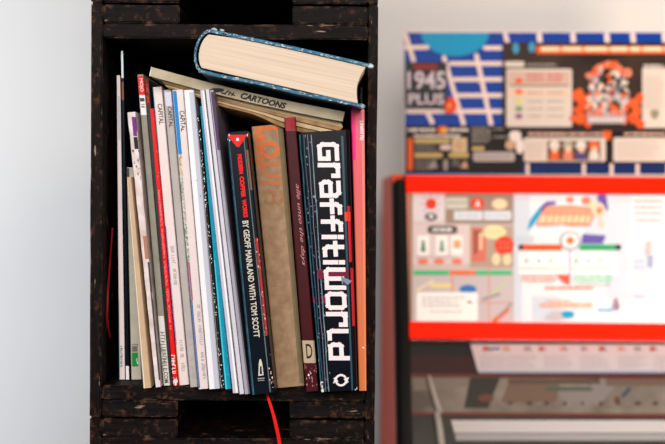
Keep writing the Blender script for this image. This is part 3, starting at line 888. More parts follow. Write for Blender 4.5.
# --- red cord inside the left of the crate
bm = ribbon_mesh([(112.5, 228, 1.27, 1.2), (111, 250, 1.265, 1.2), (108.8, 280, 1.255, 1.6), (107.6, 300, 1.25, 2.0), (107.0, 315, 1.245, 2.6), (108, 327, 1.245, 1.8), (110.5, 338, 1.25, 1.0)], 2)
o = tag(obj('red_ribbon', bm, mat('ribbon_deep_red', (120, 10, 22), 0.5)), 'thin red ribbon dangling in the dark gap at the left inside the crate', 'ribbon')

# ------------------------------------------------------------------ arcade cabinet
YT, YB = 2.0, 1.80
pT, pB = at(430, 177, YT), at(430, 446, YB)
XS = at(392.4, 190, YT).x                                # outer left side
XE = XS + 0.72                                           # outer right side
vdir = (pT - pB).normalized(); FN = Vector((0, -vdir.z, vdir.y))       # front plane normal, towards the viewer
if FN.y > 0: FN = -FN
def front(px, py, back=0.0):
    d = rel(px, py, 1.0); o_ = pT - FN * back
    k = (o_ - CAM).dot(FN) / d.dot(FN)
    return CAM + d * k
cab = empty('arcade_cabinet', (XS + 0.36, 2.15, 0))
tag(cab, 'arcade game cabinet with red framed instruction header and black edge trim, right of the crates', 'arcade machine')
CB = Vector(cab.location)
YBACK = 2.40
zt, zb = front(430, 175).z, front(430, 446).z
yt_, yb_ = front(430, 175).y, front(430, 446).y
prof = [(yt_, zt), (YBACK, zt + 0.0), (YBACK, 0.0), (yb_ - 0.03, 0.0), (yb_ - 0.03, zb - 0.12), (yb_, zb)]
REDP = mat('cabinet_side_orange_red', (228, 76, 34), 0.45, 0.08, 10)
for x0, x1 in ((XS, XS + 0.018), (XE - 0.018, XE)):
    bm = bmesh.new(); prism(bm, prof, x0, x1, lambda a, b_, d: Vector((d, a, b_)) - CB)
    obj('side_panel', fin(bm), REDP, cab)
# rubber edge trim: rounded bar following the front edge
for x0 in (XS, XE - 0.024):
    bm = bmesh.new()
    pts = [Vector((x0 + 0.012, YT + 0.03, zt - 0.012)), Vector((x0 + 0.012, yt_ + 0.006, zt - 0.012)), Vector((x0 + 0.012, yt_ - 0.004, zt - 0.02)), Vector((x0 + 0.012, yb_ - 0.008, zb)), Vector((x0 + 0.012, yb_ - 0.038, zb - 0.13)), Vector((x0 + 0.012, yb_ - 0.038, 0.0))]
    rings = []
    for i, p in enumerate(pts):
        dd = (pts[min(i + 1, len(pts) - 1)] - pts[max(i - 1, 0)]).normalized(); nn = Vector((1, 0, 0)); mm = dd.cross(nn).normalized()
        rings.append([bm.verts.new(p + nn * (0.0135 * math.cos(a)) + mm * (0.011 * math.sin(a)) - CB) for a in [k * PI / 6 for k in range(12)]])
    for a, c in zip(rings, rings[1:]):
        for i in range(12): bm.faces.new((a[i], a[(i + 1) % 12], c[(i + 1) % 12], c[i]))
    bm.faces.new(rings[0]); bm.faces.new(rings[-1][::-1])
    obj('edge_trim', fin(bm), mat('rubber_black', (12, 12, 12), 0.55), cab, True)
xi0, xi1 = XS + 0.024, XE - 0.024
def fpt(x, z, back=0.0, out=0.0):
    """point of the front plane at height z"""
    k = (z - pB.z) / (pT.z - pB.z); y = pB.y + (pT.y - pB.y) * k
    return Vector((x, y, z)) - FN * back + FN * out
def zf(py): return front(540, py).z
def bar(name, z0, z1, d0, d1, m, x0=None, x1=None, parent=cab):
    """board lying parallel to the front plane from depth d0 (outer) to d1"""
    x0 = xi0 if x0 is None else x0; x1 = xi1 if x1 is None else x1
    bm = bmesh.new()
    vs = [fpt(x, z, d) - CB for d in (d0, d1) for x, z in ((x0, z0), (x1, z0), (x1, z1), (x0, z1))]
    v = [bm.verts.new(p) for p in vs]
    for f in ((0, 1, 2, 3), (7, 6, 5, 4), (0, 4, 5, 1), (1, 5, 6, 2), (2, 6, 7, 3), (3, 7, 4, 0)): bm.faces.new([v[i] for i in f])
    bmesh.ops.bevel(bm, geom=bm.edges[:], offset=0.001, segments=2, affect='EDGES')
    return obj(name, fin(bm), m, parent)
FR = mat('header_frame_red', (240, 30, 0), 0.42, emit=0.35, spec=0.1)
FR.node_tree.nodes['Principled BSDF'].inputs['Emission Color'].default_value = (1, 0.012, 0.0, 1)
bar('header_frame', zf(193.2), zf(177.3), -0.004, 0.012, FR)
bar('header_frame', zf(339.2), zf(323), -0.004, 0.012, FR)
bar('header_backboard', zf(324), zf(192), 0.008, 0.02, mat('backlit_sheet', (230, 220, 216), 0.5, emit=0.1))
bm = bmesh.new(); box(bm, (XS + 0.018, yt_ + 0.03, zt - 0.018), (XE - 0.018, YBACK, zt)); bmesh.ops.translate(bm, vec=-CB, verts=bm.verts[:])
obj('top_panel', fin(bm), mat('cabinet_black', (22, 20, 20), 0.5), cab)
bm = bmesh.new(); box(bm, (XS + 0.018, YBACK - 0.012, 0.02), (XE - 0.018, YBACK, zt - 0.018)); bmesh.ops.translate(bm, vec=-CB, verts=bm.verts[:])
obj('back_panel', fin(bm), mat('cabinet_black', ()), cab)
bm = bmesh.new(); box(bm, (XS + 0.018, yb_ - 0.02, 0.02), (XE - 0.018, yb_ - 0.004, zb - 0.10)); bmesh.ops.translate(bm, vec=-CB, verts=bm.verts[:])
obj('front_panel', fin(bm), mat('cabinet_black', ()), cab)

# header sheets
EM = 0.10
def em(name, rgb, e=EM): return mat('lit_' + name, rgb, 0.5, emit=e)
pk, wh, lil, tau, olv = em('blush', (206, 190, 188)), em('white', (244, 240, 238), 0.16), em('lilac_white', (224, 214, 220)), em('taupe', (158, 138, 126)), em('pale_sage', (206, 206, 192))
rd, cr, bk, gn, og, bl, ink = em('red', (226, 66, 44)), em('cream', (240, 214, 176)), em('charcoal', (60, 50, 50)), em('green', (74, 186, 130)), em('orange', (236, 108, 48)), em('blue', (60, 120, 190)), em('ink', (150, 138, 150))
pnk, cy, pu, pb_ = em('salmon', (228, 130, 108)), em('cyan', (28, 160, 206)), em('purple', (104, 90, 170)), em('ice_blue', (222, 230, 240))
P = lambda x, y: front(x, y, 0.004)
s = Sheet(P, FN, 0.0004).slab(409, 192.5, 513.6, 323.5, 0.002, pk)
s.rect(409, 193, 412, 323, em('edge_brown', (150, 116, 100))); s.rect(405.5, 193, 409, 323, em('edge_orange', (228, 150, 120)))
s.rect(413, 195, 445, 222, lil).rect(445, 193, 513.4, 224, tau).rect(413, 224, 470, 264, em('blush_two', (220, 204, 204))).rect(470, 226, 513.4, 268, em('mushroom', (182, 160, 146))).rect(413, 277, 513.4, 322, em('grey_lilac', (200, 188, 192)))
s.up().rect(446, 197.5, 467.5, 209, olv).rect(454, 211.5, 482.5, 220, pb_).rect(484, 211.5, 511, 220, pb_).oval(431, 204, 5.6, 5.6, rd).oval(431, 217, 6.2, 4, bk).oval(477.5, 204, 7, 6, rd).oval(499.5, 204.2, 7.6, 5.4, cr)
for k in range(8):
    if k != 2: s.oval(431 + 9.2 * math.cos(k * PI / 4), 204 + 9 * math.sin(k * PI / 4), 0.9, 0.9, bl, n=8)
s.rrect(427.5, 226, 457.5, 233.8, 3.6, bk)
for x in (417.5, 436, 451): s.rect(x, 236, x + 11.5, 255, wh)
s.rect(471.5, 228, 486, 262, em('salmon_deep', (214, 120, 104))).oval(494, 232.5, 12, 7, em('pale_yellow', (232, 226, 170))).oval(504.5, 245.5, 9.8, 9.4, rd).oval(496, 259.5, 4, 6, cr).oval(507, 259.5, 4, 6, cr)
for x in (417, 433, 451): s.oval(x + 6, 261.5, 5.5, 3, pnk)
s.rect(413.5, 270.6, 449, 275.2, gn).rect(475, 270.6, 512, 275.2, gn)
s.line(416, 291, 434, 280.5, 3.2, em('bone', (226, 214, 190))).rect(430, 283.5, 452, 288, em('straw', (232, 214, 150))).oval(468, 289.5, 8.5, 4.6, bl).line(490, 296, 506, 282, 3.6, em('moss', (196, 200, 166))).line(493, 322, 509, 309, 4.4, og).line(482, 300, 500, 294, 2.2, ink).line(498, 318, 512, 303, 2, ink)
s.line(452, 277, 452, 292, 1.5, pnk).line(489, 262, 489, 322, 0.8, pnk).line(476, 303, 512, 303, .8, pnk)
s.rrect(416.6, 292.6, 477.6, 321.2, 2, wh)
s.up().oval(431, 216.8, 2.6, 1.8, wh).text('A', (474.6, 207.6), (480.4, 207.6), 7, wh, 0.03).words(432, 230, 453, 230, wh, 3).words(448, 203, 466, 203, ink, 1.4).words(457, 216, 480, 216, ink, 1).words(486, 216, 509, 216, ink, 1)
for x, m in ((423.2, em('leaf', (74, 130, 100))), (441.8, em('sage', (120, 150, 128)))):
    s.oval(x, 242.5, 1.7, 2.2, m).poly([(x - 2.8, 252), (x - 1.4, 244), (x + 1.4, 244), (x + 2.8, 252)], m)
s.rect(453.5, 240.5, 460.5, 248.5, em('tan_orange', (226, 170, 120))).rect(474.5, 231, 476.6, 254, em('brown', (110, 70, 60))).rect(479.6, 231, 482, 250, cr).line(474, 232, 484, 232, 1.3, bk)
s.words(485, 231, 503, 231, olv, 1.5).words(485, 234.5, 502, 234.5, olv, 1.2).words(498, 243, 511, 243, pnk, 1.6).words(498, 248, 511, 248, pnk, 1.6)
s.words(450, 273, 476, 273, og, 4.4)
s.para(422, 296, 470, 309, ink, 4, 1.1).words(430, 312, 462, 312, ink, 1).line(467, 302, 472, 303, 1.6, bk)
s.para(414.5, 256, 462, 259, ink, 3, .7)
s.done('instruction_sheet', 'crowded pale pink instruction sheet in the left half of the red header frame', 'sheet', base=front(461, 323, 0.004))

xr = 332.5 + (XE - 0.02) * FPX / 2.02
w2 = em('bright_white', (226, 229, 236), 0.14)
s = Sheet(P, FN, 0.0004).slab(514, 192.5, xr, 323.5, 0.002, w2)
for x0, y0, x1, y1 in ((514, 194, 530, 246), (514, 250, 522, 322), (584, 195, 632, 240), (606, 240, 628, 300), (532, 296, 560, 322), (634, 240, 660, 300)): s.rect(x0, y0, x1, y1, em('ice_white', (206, 214, 228), 0.12))
s.up()
s.poly([(527, 231), (530, 220), (536, 212), (542, 205), (548, 202), (545, 210), (538, 218), (533, 226)], cy).poly([(540, 208), (546, 201.5), (556, 201), (556, 204.5), (548, 206), (541, 212)], pu)
s.poly([(597, 193.5), (606, 193.5), (608.5, 211), (598, 208)], pu).poly([(582.5, 234), (606, 235.5), (603, 244), (581, 244)], pu)
s.rect(516, 236, 534, 243, em('pale_steel', (196, 208, 222)))
s.rect(521, 244.4, 562, 250.6, og).rect(579, 244.4, 618, 250.6, gn).oval(521, 247.4, 3.2, 3, bk).oval(618, 247.4, 3.2, 3, bk)
s.rect(519, 253, 568.5, 274, wh).rect(571, 253, 616, 274, wh)
s.line(569.6, 249, 569.6, 284, 0.9, pu)
s.up()
s.poly([(536, 226), (539, 216), (546, 206.5), (572, 205.5), (590, 208), (594, 216), (590, 226), (570, 226.5), (562, 225), (548, 226)], em('peach_shade', (214, 120, 90)))
s.oval(577, 199.5, 6, 5.2, w2).oval(570, 200, 4, 3, pnk).oval(586, 201, 5, 4, pnk).oval(592, 205, 4, 4, cr)
s.oval(570, 241, 10.4, 9.6, em('medal_grey', (150, 140, 142))).up().oval(570, 241, 8.8, 8.2, w2).up().oval(570, 241, 3.8, 3.6, em('pale_orange', (226, 120, 60)))
s.poly([(540, 216), (546, 208), (572, 207), (590, 210), (591, 216)], em('peach', (240, 160, 130)))
s.poly([(538, 224), (540, 216), (591, 216), (589, 224)], em('peach_low', (244, 206, 170)))
for k in range(7): s.line(545 + k * 6.6, 224.5, 548.5 + k * 6.4, 212 + (k % 2), 1.2, em('peach_shade', ()))
s.oval(598, 211, 7, 8, em('peach_two', (240, 206, 180))).oval(602, 224, 3, 4, em('peach_two', ())).up().oval(599, 211, 2.6, 3.4, em('peach_shade', ()))
for x, m in ((526.5, rd), (538.5, bl), (550.5, gn), (576, rd), (588.4, cy), (600, gn)): s.oval(x, 261.3, 1.5, 1.6, m, n=10)
s.words(522, 248, 560, 248, em('deep_orange', (196, 70, 30)), 2.2).words(581, 248, 616, 248, em('deep_green', (40, 140, 96)), 2.2)
s.words(520, 269, 566, 269, ink, 1).words(572, 269, 612, 269, ink, 1)
for y in (277, 281): s.words(522, y, 556, y, pnk, 2.2).words(573, y, 612, y, em('mint', (130, 204, 166)), 2.2)
s.poly([(556, 275), (569, 275), (569, 286), (562, 282)], em('vermilion', (230, 100, 80))).words(545, 288.5, 593, 288.5, og, 2.2).words(575, 285.5, 610, 285.5, em('olive_grey', (140, 140, 120)), 1)
s.words(540, 305.6, 592, 305.6, em('faint_peach', (226, 176, 146)), 4.5).words(546, 301.5, 570, 301.5, em('faint_peach', ()), 2)
s.poly([(544, 319), (552, 312), (562, 311), (574, 312), (574, 318), (560, 321)], em('pale_grey_ink', (196, 188, 196))).oval(567.5, 315, 6.6, 3.6, cy).oval(616, 306.5, 3.4, 4.8, em('mauve', (160, 130, 150))).poly([(613.5, 303), (616, 297), (618.5, 303)], em('mauve', ())).words(598, 310.5, 612, 310.5, cy, 2.4)
for y in (202, 208, 214, 221): s.words(634, y, 663, y, em('rose_ink', (180, 130, 130)), 1.6)
s.line(649, 242, 648, 256, 2.4, em('faint_peach', ())).line(651, 256, 650, 268, 3.2, em('faint_lilac', (160, 160, 196)))
for y in (262, 268, 297, 304): s.words(628, y, 644, y, em('faint_lilac', ()), 1)
for y in (202, 208, 214, 221, 250, 262): s.words(680, y, 760, y, em('rose_ink', ()), 1.6)
s.done('instruction_sheet', 'bright white instruction sheet with orange and green bars, right half of the red header frame', 'sheet', base=front(590, 323, 0.004))

# below the header: recessed bezel, screen and white bar behind the tilted glass
DB = 0.05
def zd(py, back):  # height on the plane lying `back` behind the front plane that shows at row py
    return front(540, py, back).z
def recess(name, py0, py1, back, thick, m, px0=None):
    z0, z1 = zd(py0, back), zd(py1, back)
    k0 = front(540, py0, back); 
    bm = bmesh.new(); x0 = xi0 if px0 is None else front(px0, py0, back).x; x1 = xi1
    x0b = x0 if px0 is None else front(px0 + 0, py1, back).x
    A = front(540, py0, back); B = front(540, py1, back)
    vs = []
    for d in (0, thick):
        for x, q in ((x0, A), (x1, A), (x1, B), (x0, B)): vs.append(bm.verts.new(Vector((x, q.y, q.z)) - FN * d - CB))
    for f in ((0, 1, 2, 3), (7, 6, 5, 4), (0, 4, 5, 1), (1, 5, 6, 2), (2, 6, 7, 3), (3, 7, 4, 0)): bm.faces.new([vs[i] for i in f])
    return obj(name, fin(bm), m, cab)
recess('bezel', 336, 356, DB, 0.01, mat('bezel_black_green', (34, 38, 30), 0.5))
recess('bezel', 356, 374.6, DB - 0.002, 0.01, mat('bezel_maroon', (66, 34, 30), 0.5))
recess('bezel_rim', 374.6, 377.2, DB - 0.006, 0.012, mat('rim_copper', (128, 60, 48), 0.4))
recess('screen', 377.2, 413, DB, 0.01, mat('screen_olive_grey', (172, 158, 140), 0.3, 0.5, 14, var_rgb=(112, 102, 88)))  # glare over the screen is put into its colour
recess('bezel_rim', 413, 416.2, DB - 0.006, 0.012, mat('rim_copper', ()))
recess('bezel', 416.2, 470, DB, 0.01, mat('bezel_grey_green', (74, 72, 62), 0.4, 0.3, 20))
# faint reflections on the screen, painted as flat shapes
s = Sheet(lambda x, y: front(x, y, DB - 0.001) - CB, FN, 0.0004); s.lv = 1
sc1, sc2, sc3 = mat('screen_pale', (150, 140, 124), 0.3), mat('screen_dark', (66, 62, 54), 0.3), mat('screen_rust', (126, 78, 62), 0.3)
s.poly([(414, 378), (470, 379), (466, 387), (414, 391)], sc1).poly([(470, 378), (500, 378), (488, 408), (464, 408)], sc2).oval(486, 398, 8, 4, sc3).poly([(508, 384), (560, 384), (556, 402), (500, 404)], mat('screen_umber', (134, 108, 90), 0.3))
s.poly([(560, 392), (602, 378), (622, 378), (600, 405), (566, 408)], mat('screen_silver', (156, 146, 138), 0.3)).rect(606, 378, 690, 386, mat('screen_umber', ())).line(622, 397, 630, 388, 3.4, mat('screen_steel', (74, 84, 110), 0.3)).line(598, 378, 588, 384, 3, sc2).oval(617, 400, 3, 4, sc3)
for x in range(500, 700, 9): s.line(x, 404, x + random.uniform(2, 6), 403, 3, (sc2, sc1)[(x // 9) % 2])
s.rect(508, 379, 600, 384, mat('screen_brown', (110, 92, 74), 0.3)).rect(546, 387, 592, 391, mat('screen_moss', (96, 108, 90), 0.3))
o = s.done('screen_reflections', parent=cab)
# white bar under the screen
LWH = mat('bar_white', (244, 238, 234), 0.35)
bm = bmesh.new()
for (y0, y1, m_, bk_, xl0, xl1) in ((420.2, 432.5, 0, DB - 0.012, 451, 454.5), (432.5, 440.5, 1, DB - 0.002, 454.5, 456)):
    a, b_, c, d = front(xl0, y0, bk_), front(790, y0, bk_), front(790, y1, bk_ - 0.01), front(xl1, y1, bk_ - 0.01)
    b_.x = c.x = xi1 - 0.02
    vs = [bm.verts.new(p - CB) for p in (a, b_, c, d)] + [bm.verts.new(p - FN * 0.02 - CB) for p in (a, b_, c, d)]
    for f in ((0, 1, 2, 3), (7, 6, 5, 4), (0, 4, 5, 1), (1, 5, 6, 2), (2, 6, 7, 3), (3, 7, 4, 0)):
        x = bm.faces.new([vs[i] for i in f]); x.material_index = m_
obj('white_bar', fin(bm), [LWH, mat('bar_grey', (206, 200, 198), 0.4)], cab)
# instruction strip card
s = Sheet(lambda x, y: front(x, y, DB - 0.014), FN, 0.0004)
xk = 332.5 + (XE - 0.05) * FPX / 2.0
s.slab(0, 0, 0, 0, 0.002, mat('card_ivory', (236, 228, 226), 0.4), pts=[(470.5, 344.2), (xk, 344.2), (xk, 373), (478.5, 373)])
ci = mat('card_ink_rose', (196, 176, 176)); cbm = mat('card_band_blue', (120, 150, 196)); cs = mat('card_figure_coral', (214, 120, 104)); cdk = mat('card_figure_dark', (92, 80, 84))
s.poly([(478, 371), (xk, 371), (xk, 372.8), (478.5, 372.8)], mat('card_line_lilac', (170, 178, 214)))
s.line(484, 349.5, 500, 348.5, 2.2, mat('card_blue', (50, 110, 180)))
for k, x in enumerate((485, 505, 526, 541, 562, 583, 601, 620, 636, 652, 676, 700, 722)):
    s.up(); s.oval(x, 349, 2.8, 3, (cs, mat('card_peach', (232, 180, 150)), ci)[k % 3], n=10).line(x + 2, 347, x + 5, 351, 1.4, (cdk, cs)[k % 2]); s.lv -= 1
for x in (480, 508, 544, 580, 618, 654, 690, 726): s.para(x, 355, x + 30, 370, ci, 2.8, 0.8)
s.done('instruction_card', 'long narrow ivory instruction card along the top of the recess, behind the glass', 'card', base=front(560, 373, DB - 0.014))
# slim white rod put in for a fluorescent streak at the left
bm = bmesh.new()
def tube(bm, pts, r, n=10, mi=0):
    rings = []
    for i, p in enumerate(pts):
        d = (pts[min(i + 1, len(pts) - 1)] - pts[max(i - 1, 0)]).normalized()
        a = d.orthogonal().normalized(); c = d.cross(a)
        rr = r[i] if isinstance(r, (list, tuple)) else r
        rings.append([bm.verts.new(p + a * rr * math.cos(2 * PI * k / n) + c * rr * math.sin(2 * PI * k / n)) for k in range(n)])
    for A, B in zip(rings, rings[1:]):
        for i in range(n):
            f = bm.faces.new((A[i], A[(i + 1) % n], B[(i + 1) % n], B[i])); f.material_index = mi
    bm.faces.new(rings[0]); bm.faces.new(rings[-1][::-1])
tube(bm, [front(x, y, DB - k) - CB for x, y, k in ((429, 375.5, .03), (431.5, 385, .03), (436, 400, .028), (440.5, 413, .026))], [0.0028, 0.0036, 0.004, 0.0048])
tube(bm, [front(x, y, DB - k) - CB for x, y, k in ((437, 412, .03), (440, 430, .028), (444, 462, .026))], [0.005, 0.0056, 0.006])
obj('light_streak', fin(bm), mat('rod_pale', (206, 196, 184), 0.3), cab, True)
# the glass
gm = bpy.data.materials.new('clear_glass'); gm.use_nodes = True
nt = gm.node_tree; nt.nodes.clear()
out = nt.nodes.new('ShaderNodeOutputMaterial'); tr = nt.nodes.new('ShaderNodeBsdfTransparent'); gl = nt.nodes.new('ShaderNodeBsdfGlossy')
gl.inputs['Roughness'].default_value = 0.12; gl.inputs['Color'].default_value = (1, 1, 1, 1)
fz = nt.nodes.new('ShaderNodeFresnel'); fz.inputs['IOR'].default_value = 1.5; mx = nt.nodes.new('ShaderNodeMixShader')
nt.links.new(fz.outputs[0], mx.inputs[0]); nt.links.new(tr.outputs[0], mx.inputs[1]); nt.links.new(gl.outputs[0], mx.inputs[2]); nt.links.new(mx.outputs[0], out.inputs[0])
bar('glass_pane', zf(470), zf(340), 0.002, 0.005, gm)

# ------------------------------------------------------------------ display board on top of the cabinet
YD = 2.045
bz = zt + 0.0005
nD = Vector((0, -1, 0))
def bp(x, y): return at(x, y, YD)
boardbot = at(540, 176, YD).z
xbr = XE - 0.005
PXR = 332.5 + xbr * FPX / YD
s = Sheet(bp, nD, 0.0004)
# board body
bbm = bmesh.new()
x0 = bp(403.6, 100).x; z1 = bp(535, 31).z
box(bbm, (x0, YD + 0.0008, bz), (xbr, YD + 0.010, z1), 0.001)
brd = empty('display_board', (x0, YD, bz)); tag(brd, 'pale upright board pasted over with game flyers, standing on the arcade cabinet', 'board')
bmesh.ops.translate(bbm, vec=-Vector((x0, YD, bz)), verts=bbm.verts[:])
obj('board_panel', fin(bbm), mat('board_edge_pale', (220, 208, 200), 0.6), brd)
bbm = bmesh.new(); box(bbm, (0.02, 0.0102, 0.0), (xbr - x0 - 0.02, 0.03, 0.02), 0.001)
obj('board_foot', fin(bbm), mat('board_edge_pale', ()), brd)

RBL = mat('poster_royal_blue', (0, 60, 160), 0.4, 0.12, 8); PWH = mat('poster_line_white', (236, 214, 208), 0.5); PCY = mat('poster_cyan', (0, 146, 196), 0.4)
s = Sheet(bp, nD, 0.0004).slab(405, 32.6, PXR - 3, 174.3, 0.0006, RBL)
s.rect(470, 163, PXR - 4, 174.2, mat('poster_navy', (10, 38, 96), 0.4))
s.oval(455, 32.8, 34, 23.5, PCY, 0, 180, 24)
W4 = 4.4
s.line(404.9, 33, 414, 62, W4, PWH).line(444, 57.5, 463.5, 124, W4, PWH, True).line(476.5, 55.5, 491, 124, W4, PWH, True)
s.line(406, 47.4, 427, 47.4, W4, PWH, True).line(485, 48, 501, 48, W4, PWH, True)
for y in (63.6, 79.4, 95.4, 111.4): s.line(449 + (y - 63) * .25, y, 503, y, W4, PWH)
s.line(406, 111.4, 462, 111.4, W4, PWH).line(427, 112, 433, 124, W4, PWH).line(505, 33, 508.5, 47, W4, PWH)
for x in (539, 572.6, 606.5, 632.5, 664, 700, 740): s.line(x, 33, x + 1, 44, 5, PWH)
for x in (527.5, 583.8, 611.5, 637.5, 668, 700): s.line(x, 163.5, x, 175, 3.4, PWH)
s.done('blue_poster', 'royal blue poster with white grid lines and cyan half disc, backing the whole board', 'poster', base=bp(535, 175))
def flyer(name, label, cat='flyer'):
    def f(sheet, base): sheet.done(name, label, cat, 'flyers pasted on the display board', base=base)
    return f
step = 0.0004
def P2(lift): return lambda x, y: at(x, y, YD) + nD * lift
# 1945 PLUS
s = Sheet(P2(0.004), nD, step).slab(405.4, 62.5, 446.6, 108.5, 0.001, mat('sign_murky_green', (44, 54, 50), 0.4, 0.4, 30, var_rgb=(36, 34, 38)))
s.rect(413, 64.5, 437, 69.5, mat('sign_dull_red', (140, 50, 56))).up()
s.text('1945', (406.6, 90.5), (446, 90.5), 19.5, mat('sign_shadow', (96, 84, 100)), 0.06)
s.text('PLUS', (407.6, 105.5), (444.6, 105.5), 12.5, mat('sign_shadow', ()), 0.06).up()
s.text('1945', (407.2, 89.5), (445, 89.5), 18, mat('sign_silver', (206, 196, 208)), 0.02); s.text('PLUS', (408.4, 104.8), (443.8, 104.8), 11, mat('sign_silver', ()), 0.02)
flyer('game_sign', 'small square murky green sign with big silver digits at the left of the board', 'sign')(s, bp(426, 108))
s = Sheet(P2(0.0056), nD, step).slab(0, 0, 0, 0, 0.0008, mat('sticker_vermilion', (226, 66, 34), 0.4), pts=[(445, 112), (444, 104), (447, 98.5), (451, 97), (455, 100), (456.6, 106), (455, 112), (450, 114)])
s.oval(449, 106, 2.6, 3.6, mat('sticker_orange', (240, 130, 50)), n=10).oval(446, 101, 2, 2.4, mat('sticker_brown', (120, 60, 40)), n=8)
flyer('sticker', 'small vermilion sticker at the lower right corner of the murky green sign', 'sticker')(s, bp(450, 112))
DKF = mat('flyer_black', (24, 20, 22), 0.4); gl_ = mat('flyer_text_grey', (150, 144, 138)); gy = mat('flyer_gold', (188, 168, 112)); fo = mat('flyer_orange', (226, 96, 40)); fw = mat('flyer_white', (226, 216, 212)); fb = mat('flyer_tan', (196, 160, 130))
s = Sheet(P2(0.002), nD, step).slab(405.6, 125.5, 470.4, 172.5, 0.001, DKF)
s.words(407.5, 130, 435, 130, fw, 2.8).words(448, 130, 468, 130, fw, 2.8).words(414, 136, 460, 136, fw, 2.4).oval(442.5, 130, 5.4, 4, fo).up().oval(444, 130.5, 3, 2.6, mat('flyer_mustard', (220, 180, 90)))
s.rrect(407.6, 138, 412.6, 170.5, 2, fo).rect(414.5, 138.6, 450, 143.4, gy).rect(414.5, 153, 468.5, 157.6, gy).rect(452, 138, 466.6, 152.4, mat('flyer_ivory', (206, 186, 150)))
s.up().oval(459, 145.4, 5, 5.4, fb).oval(445.5, 147.6, 6, 3, mat('flyer_pink', (216, 190, 190))).poly([(440, 170), (443, 150), (448, 150), (451, 170)], K).poly([(427, 168), (434, 160), (438, 168)], gl_).poly([(460, 168), (465, 160), (468, 168)], fb)
s.para(415, 144.5, 440, 152, gl_, 2.6, 1).para(415, 159, 437, 170, gl_, 2.8, 1).para(452, 159, 463, 166, gl_, 2.6, 1).oval(445.5, 165, 2.4, 6, gl_)
flyer('game_flyer', 'small black flyer with gold bars and an orange strip, lower left of the board')(s, bp(438, 172))
s = Sheet(P2(0.002), nD, step).slab(470.8, 125.5, 521.8, 172, 0.001, DKF)
s.para(472, 126.5, 494, 142, gl_, 2.8, 1.5).words(494, 129, 520, 129, gl_, 1.6).words(494, 137, 510, 137, gl_, 1.6).rect(472, 146.6, 484, 150.6, gy)
s.rrect(473, 152, 514.5, 161.5, 2.5, mat('flyer_silver', (176, 168, 170)))
s.up().oval(515, 136, 6, 6, fw).oval(510, 145, 5, 5, fb).oval(519.5, 146, 4, 8, fw).words(476, 155.5, 511, 155.5, gl_, 1.4).words(476, 158.5, 511, 158.5, gl_, 1.2)
flyer('game_flyer', 'small black flyer with a silver rounded bar, second along the bottom of the board')(s, bp(497, 163))
# big dark flyer
s = Sheet(P2(0.0034), nD, step).slab(502.6, 42.8, PXR - 1, 131, 0.001, mat('flyer_umber', (30, 22, 22), 0.4, 0.5, 10, var_rgb=(66, 50, 42)))
s.oval(515.5, 48.5, 3.2, 5.6, mat('flyer_sky', (70, 150, 190))).oval(531.5, 47.5, 3.4, 5.2, mat('flyer_sky', ()))
s.rect(536, 46.4, PXR - 2, 54.2, fo).up()
x = 540
while x < PXR - 12:
    w = random.uniform(9, 24); s.rrect(x, 47, min(x + w, PXR - 3), 51.5, 1.8, mat('flyer_cream', (238, 214, 180))); x += w + 1.8
s.rrect(506, 69, 571.6, 127, 2, mat('flyer_card', (214, 202, 194))).rrect(504.6, 61.6, 524, 67.4, 1.5, mat('flyer_card', ())).words(527, 65, 556, 65, gl_, 2.4)
s.rrect(641.6, 68, PXR - 6, 128, 2, mat('flyer_card', ())).words(643, 66, 662, 66, fw, 2).up()
s.rect(508, 71.5, 569.5, 86, mat('flyer_card_pink', (206, 176, 164)))
s.rect(508, 91, 569.5, 96, mat('flyer_card_peach', (232, 196, 170))).up()
for y, m in ((81, fo), (92, mat('flyer_tangerine', (232, 116, 40))), (101.4, mat('flyer_yellow', (222, 206, 120))), (109, mat('flyer_leaf', (120, 160, 100))), (116.4, mat('flyer_violet', (150, 96, 140)))): s.oval(518.5, y, 4, 2.7, m, n=12)
s.words(526, 75.5, 543, 75.5, mat('flyer_rose', (206, 96, 90)), 2).words(547, 75.5, 562, 75.5, mat('flyer_rose', ()), 2).words(526, 80, 543, 80, mat('flyer_rose', ()), 2).words(547, 80, 562, 80, mat('flyer_rose', ()), 2)
s.rect(510, 85.2, 568, 86.4, mat('flyer_brown', (120, 92, 84)))
for y in (93, 101.6, 109, 116.4): s.words(527, y, 542, y, gl_, 1.2).words(547, y, 563, y, gl_, 1.2)
s.para(644, 76, 664, 108, mat('flyer_ink_soft', (190, 176, 168)), 3, 1).poly([(650, 110), (658, 110), (658, 116), (654, 120), (650, 116)], mat('flyer_moss', (140, 140, 110)))
s.para(668, 76, PXR - 12, 120, mat('flyer_ink_soft', ()), 3, 1)
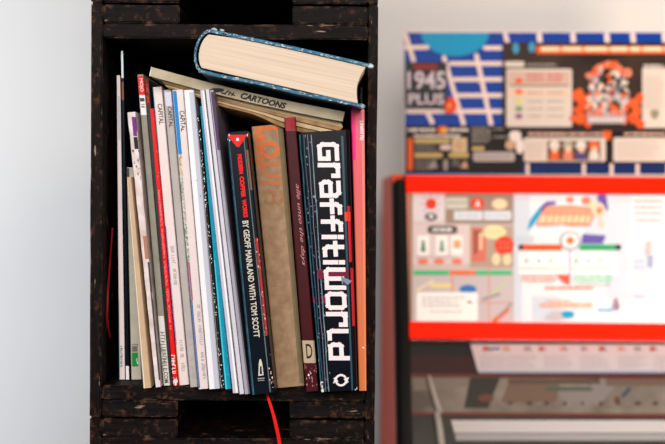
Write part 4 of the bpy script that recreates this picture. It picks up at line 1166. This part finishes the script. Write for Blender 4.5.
# centre: abstract burst of orange and pale shapes
random.seed(5)
s.lv = 1
for k in range(34):
    x = random.choice((random.uniform(574, 590), random.uniform(622, 640))); y = random.uniform(92, 126)
    s.oval(x, y, random.uniform(2.5, 5.5), random.uniform(3, 7), (fo, fo, mat('flyer_vermilion', (232, 84, 40)))[k % 3], n=8)
for k in range(9): s.oval(590 + k * 4.6, 66 + 0.5 * (k - 4) ** 2 + random.uniform(-2, 2), random.uniform(3, 6), random.uniform(3, 5), (mat('flyer_coral', (226, 130, 104)), fo)[k % 2], n=9)
s.up()
pal = [mat('flyer_pale_a', (222, 210, 206)), mat('flyer_pale_b', (176, 168, 176)), mat('flyer_pale_c', (236, 222, 206)), mat('flyer_coral', ()), fo, mat('flyer_slate', (96, 100, 104))]
for k in range(110):
    a, r = random.uniform(0, 2 * PI), random.uniform(0, 1) ** .6
    x, y = 607 + 21 * r * math.cos(a), 93 + 26 * r * math.sin(a)
    m = pal[(0, 1, 1, 2, 3, 5, 0, 4, 1, 0)[k % 10]]
    if random.random() < .5: s.oval(x, y, random.uniform(1.6, 4), random.uniform(1.6, 4), m, n=8)
    else: s.line(x, y, x + random.uniform(-6, 6), y + random.uniform(-6, 6) + .1, random.uniform(1.4, 3), m)
    if k % 14 == 13: s.up()
s.up().rect(586, 112, 624, 124, mat('flyer_pale_b', ())).up().words(588, 114.4, 602, 114.4, fo, 3).words(608, 114.4, 622, 114.4, fo, 3).words(588, 120, 622, 120, mat('flyer_pale_a', ()), 3)
flyer('game_flyer', 'large dark brown flyer with two white rule cards and an orange burst between them')(s, bp(600, 130))
s = Sheet(P2(0.002), nD, step).slab(522.2, 131.4, PXR - 1, 163.5, 0.001, mat('flyer_black_brown', (28, 22, 22), 0.4))
s.words(528, 134, 604, 134, mat('flyer_peach', (220, 180, 160)), 2.6).words(624, 134, 664, 134, mat('flyer_peach', ()), 2.6).poly([(601, 126), (612, 126), (610, 140), (604, 140)], fo)
s.rrect(523.6, 137.6, 605.4, 161.6, 2, mat('flyer_card', ())).rrect(613, 137.6, 664 if PXR < 664 else PXR - 6, 161.6, 2, mat('flyer_card', ())).up()
s.rect(547, 141, 600, 160.4, mat('flyer_warm_dark', (96, 70, 60))).para(526, 142, 545, 158, mat('flyer_ink_soft', ()), 3.2, 1.2).para(617, 141, 663, 159, mat('flyer_ink_soft', ()), 3, 1.2).up()
for x, c1, c2 in ((554, fw, fo), (567.5, mat('flyer_sage', (170, 170, 150)), mat('flyer_coral', ())), (580.5, fw, mat('flyer_indigo', (80, 70, 130))), (593.5, fo, fw)):
    s.oval(x, 145.6, 5.2, 4.6, c1, n=12).poly([(x - 5, 159.6), (x - 3.6, 151), (x + 3.6, 151), (x + 5, 159.6)], c2); s.up().oval(x + .4, 149.6, 2.8, 3.4, mat('flyer_skin', (236, 196, 166)), n=10); s.lv -= 1
flyer('game_flyer', 'dark strip flyer with four small coloured figures, bottom right of the board')(s, bp(590, 163))
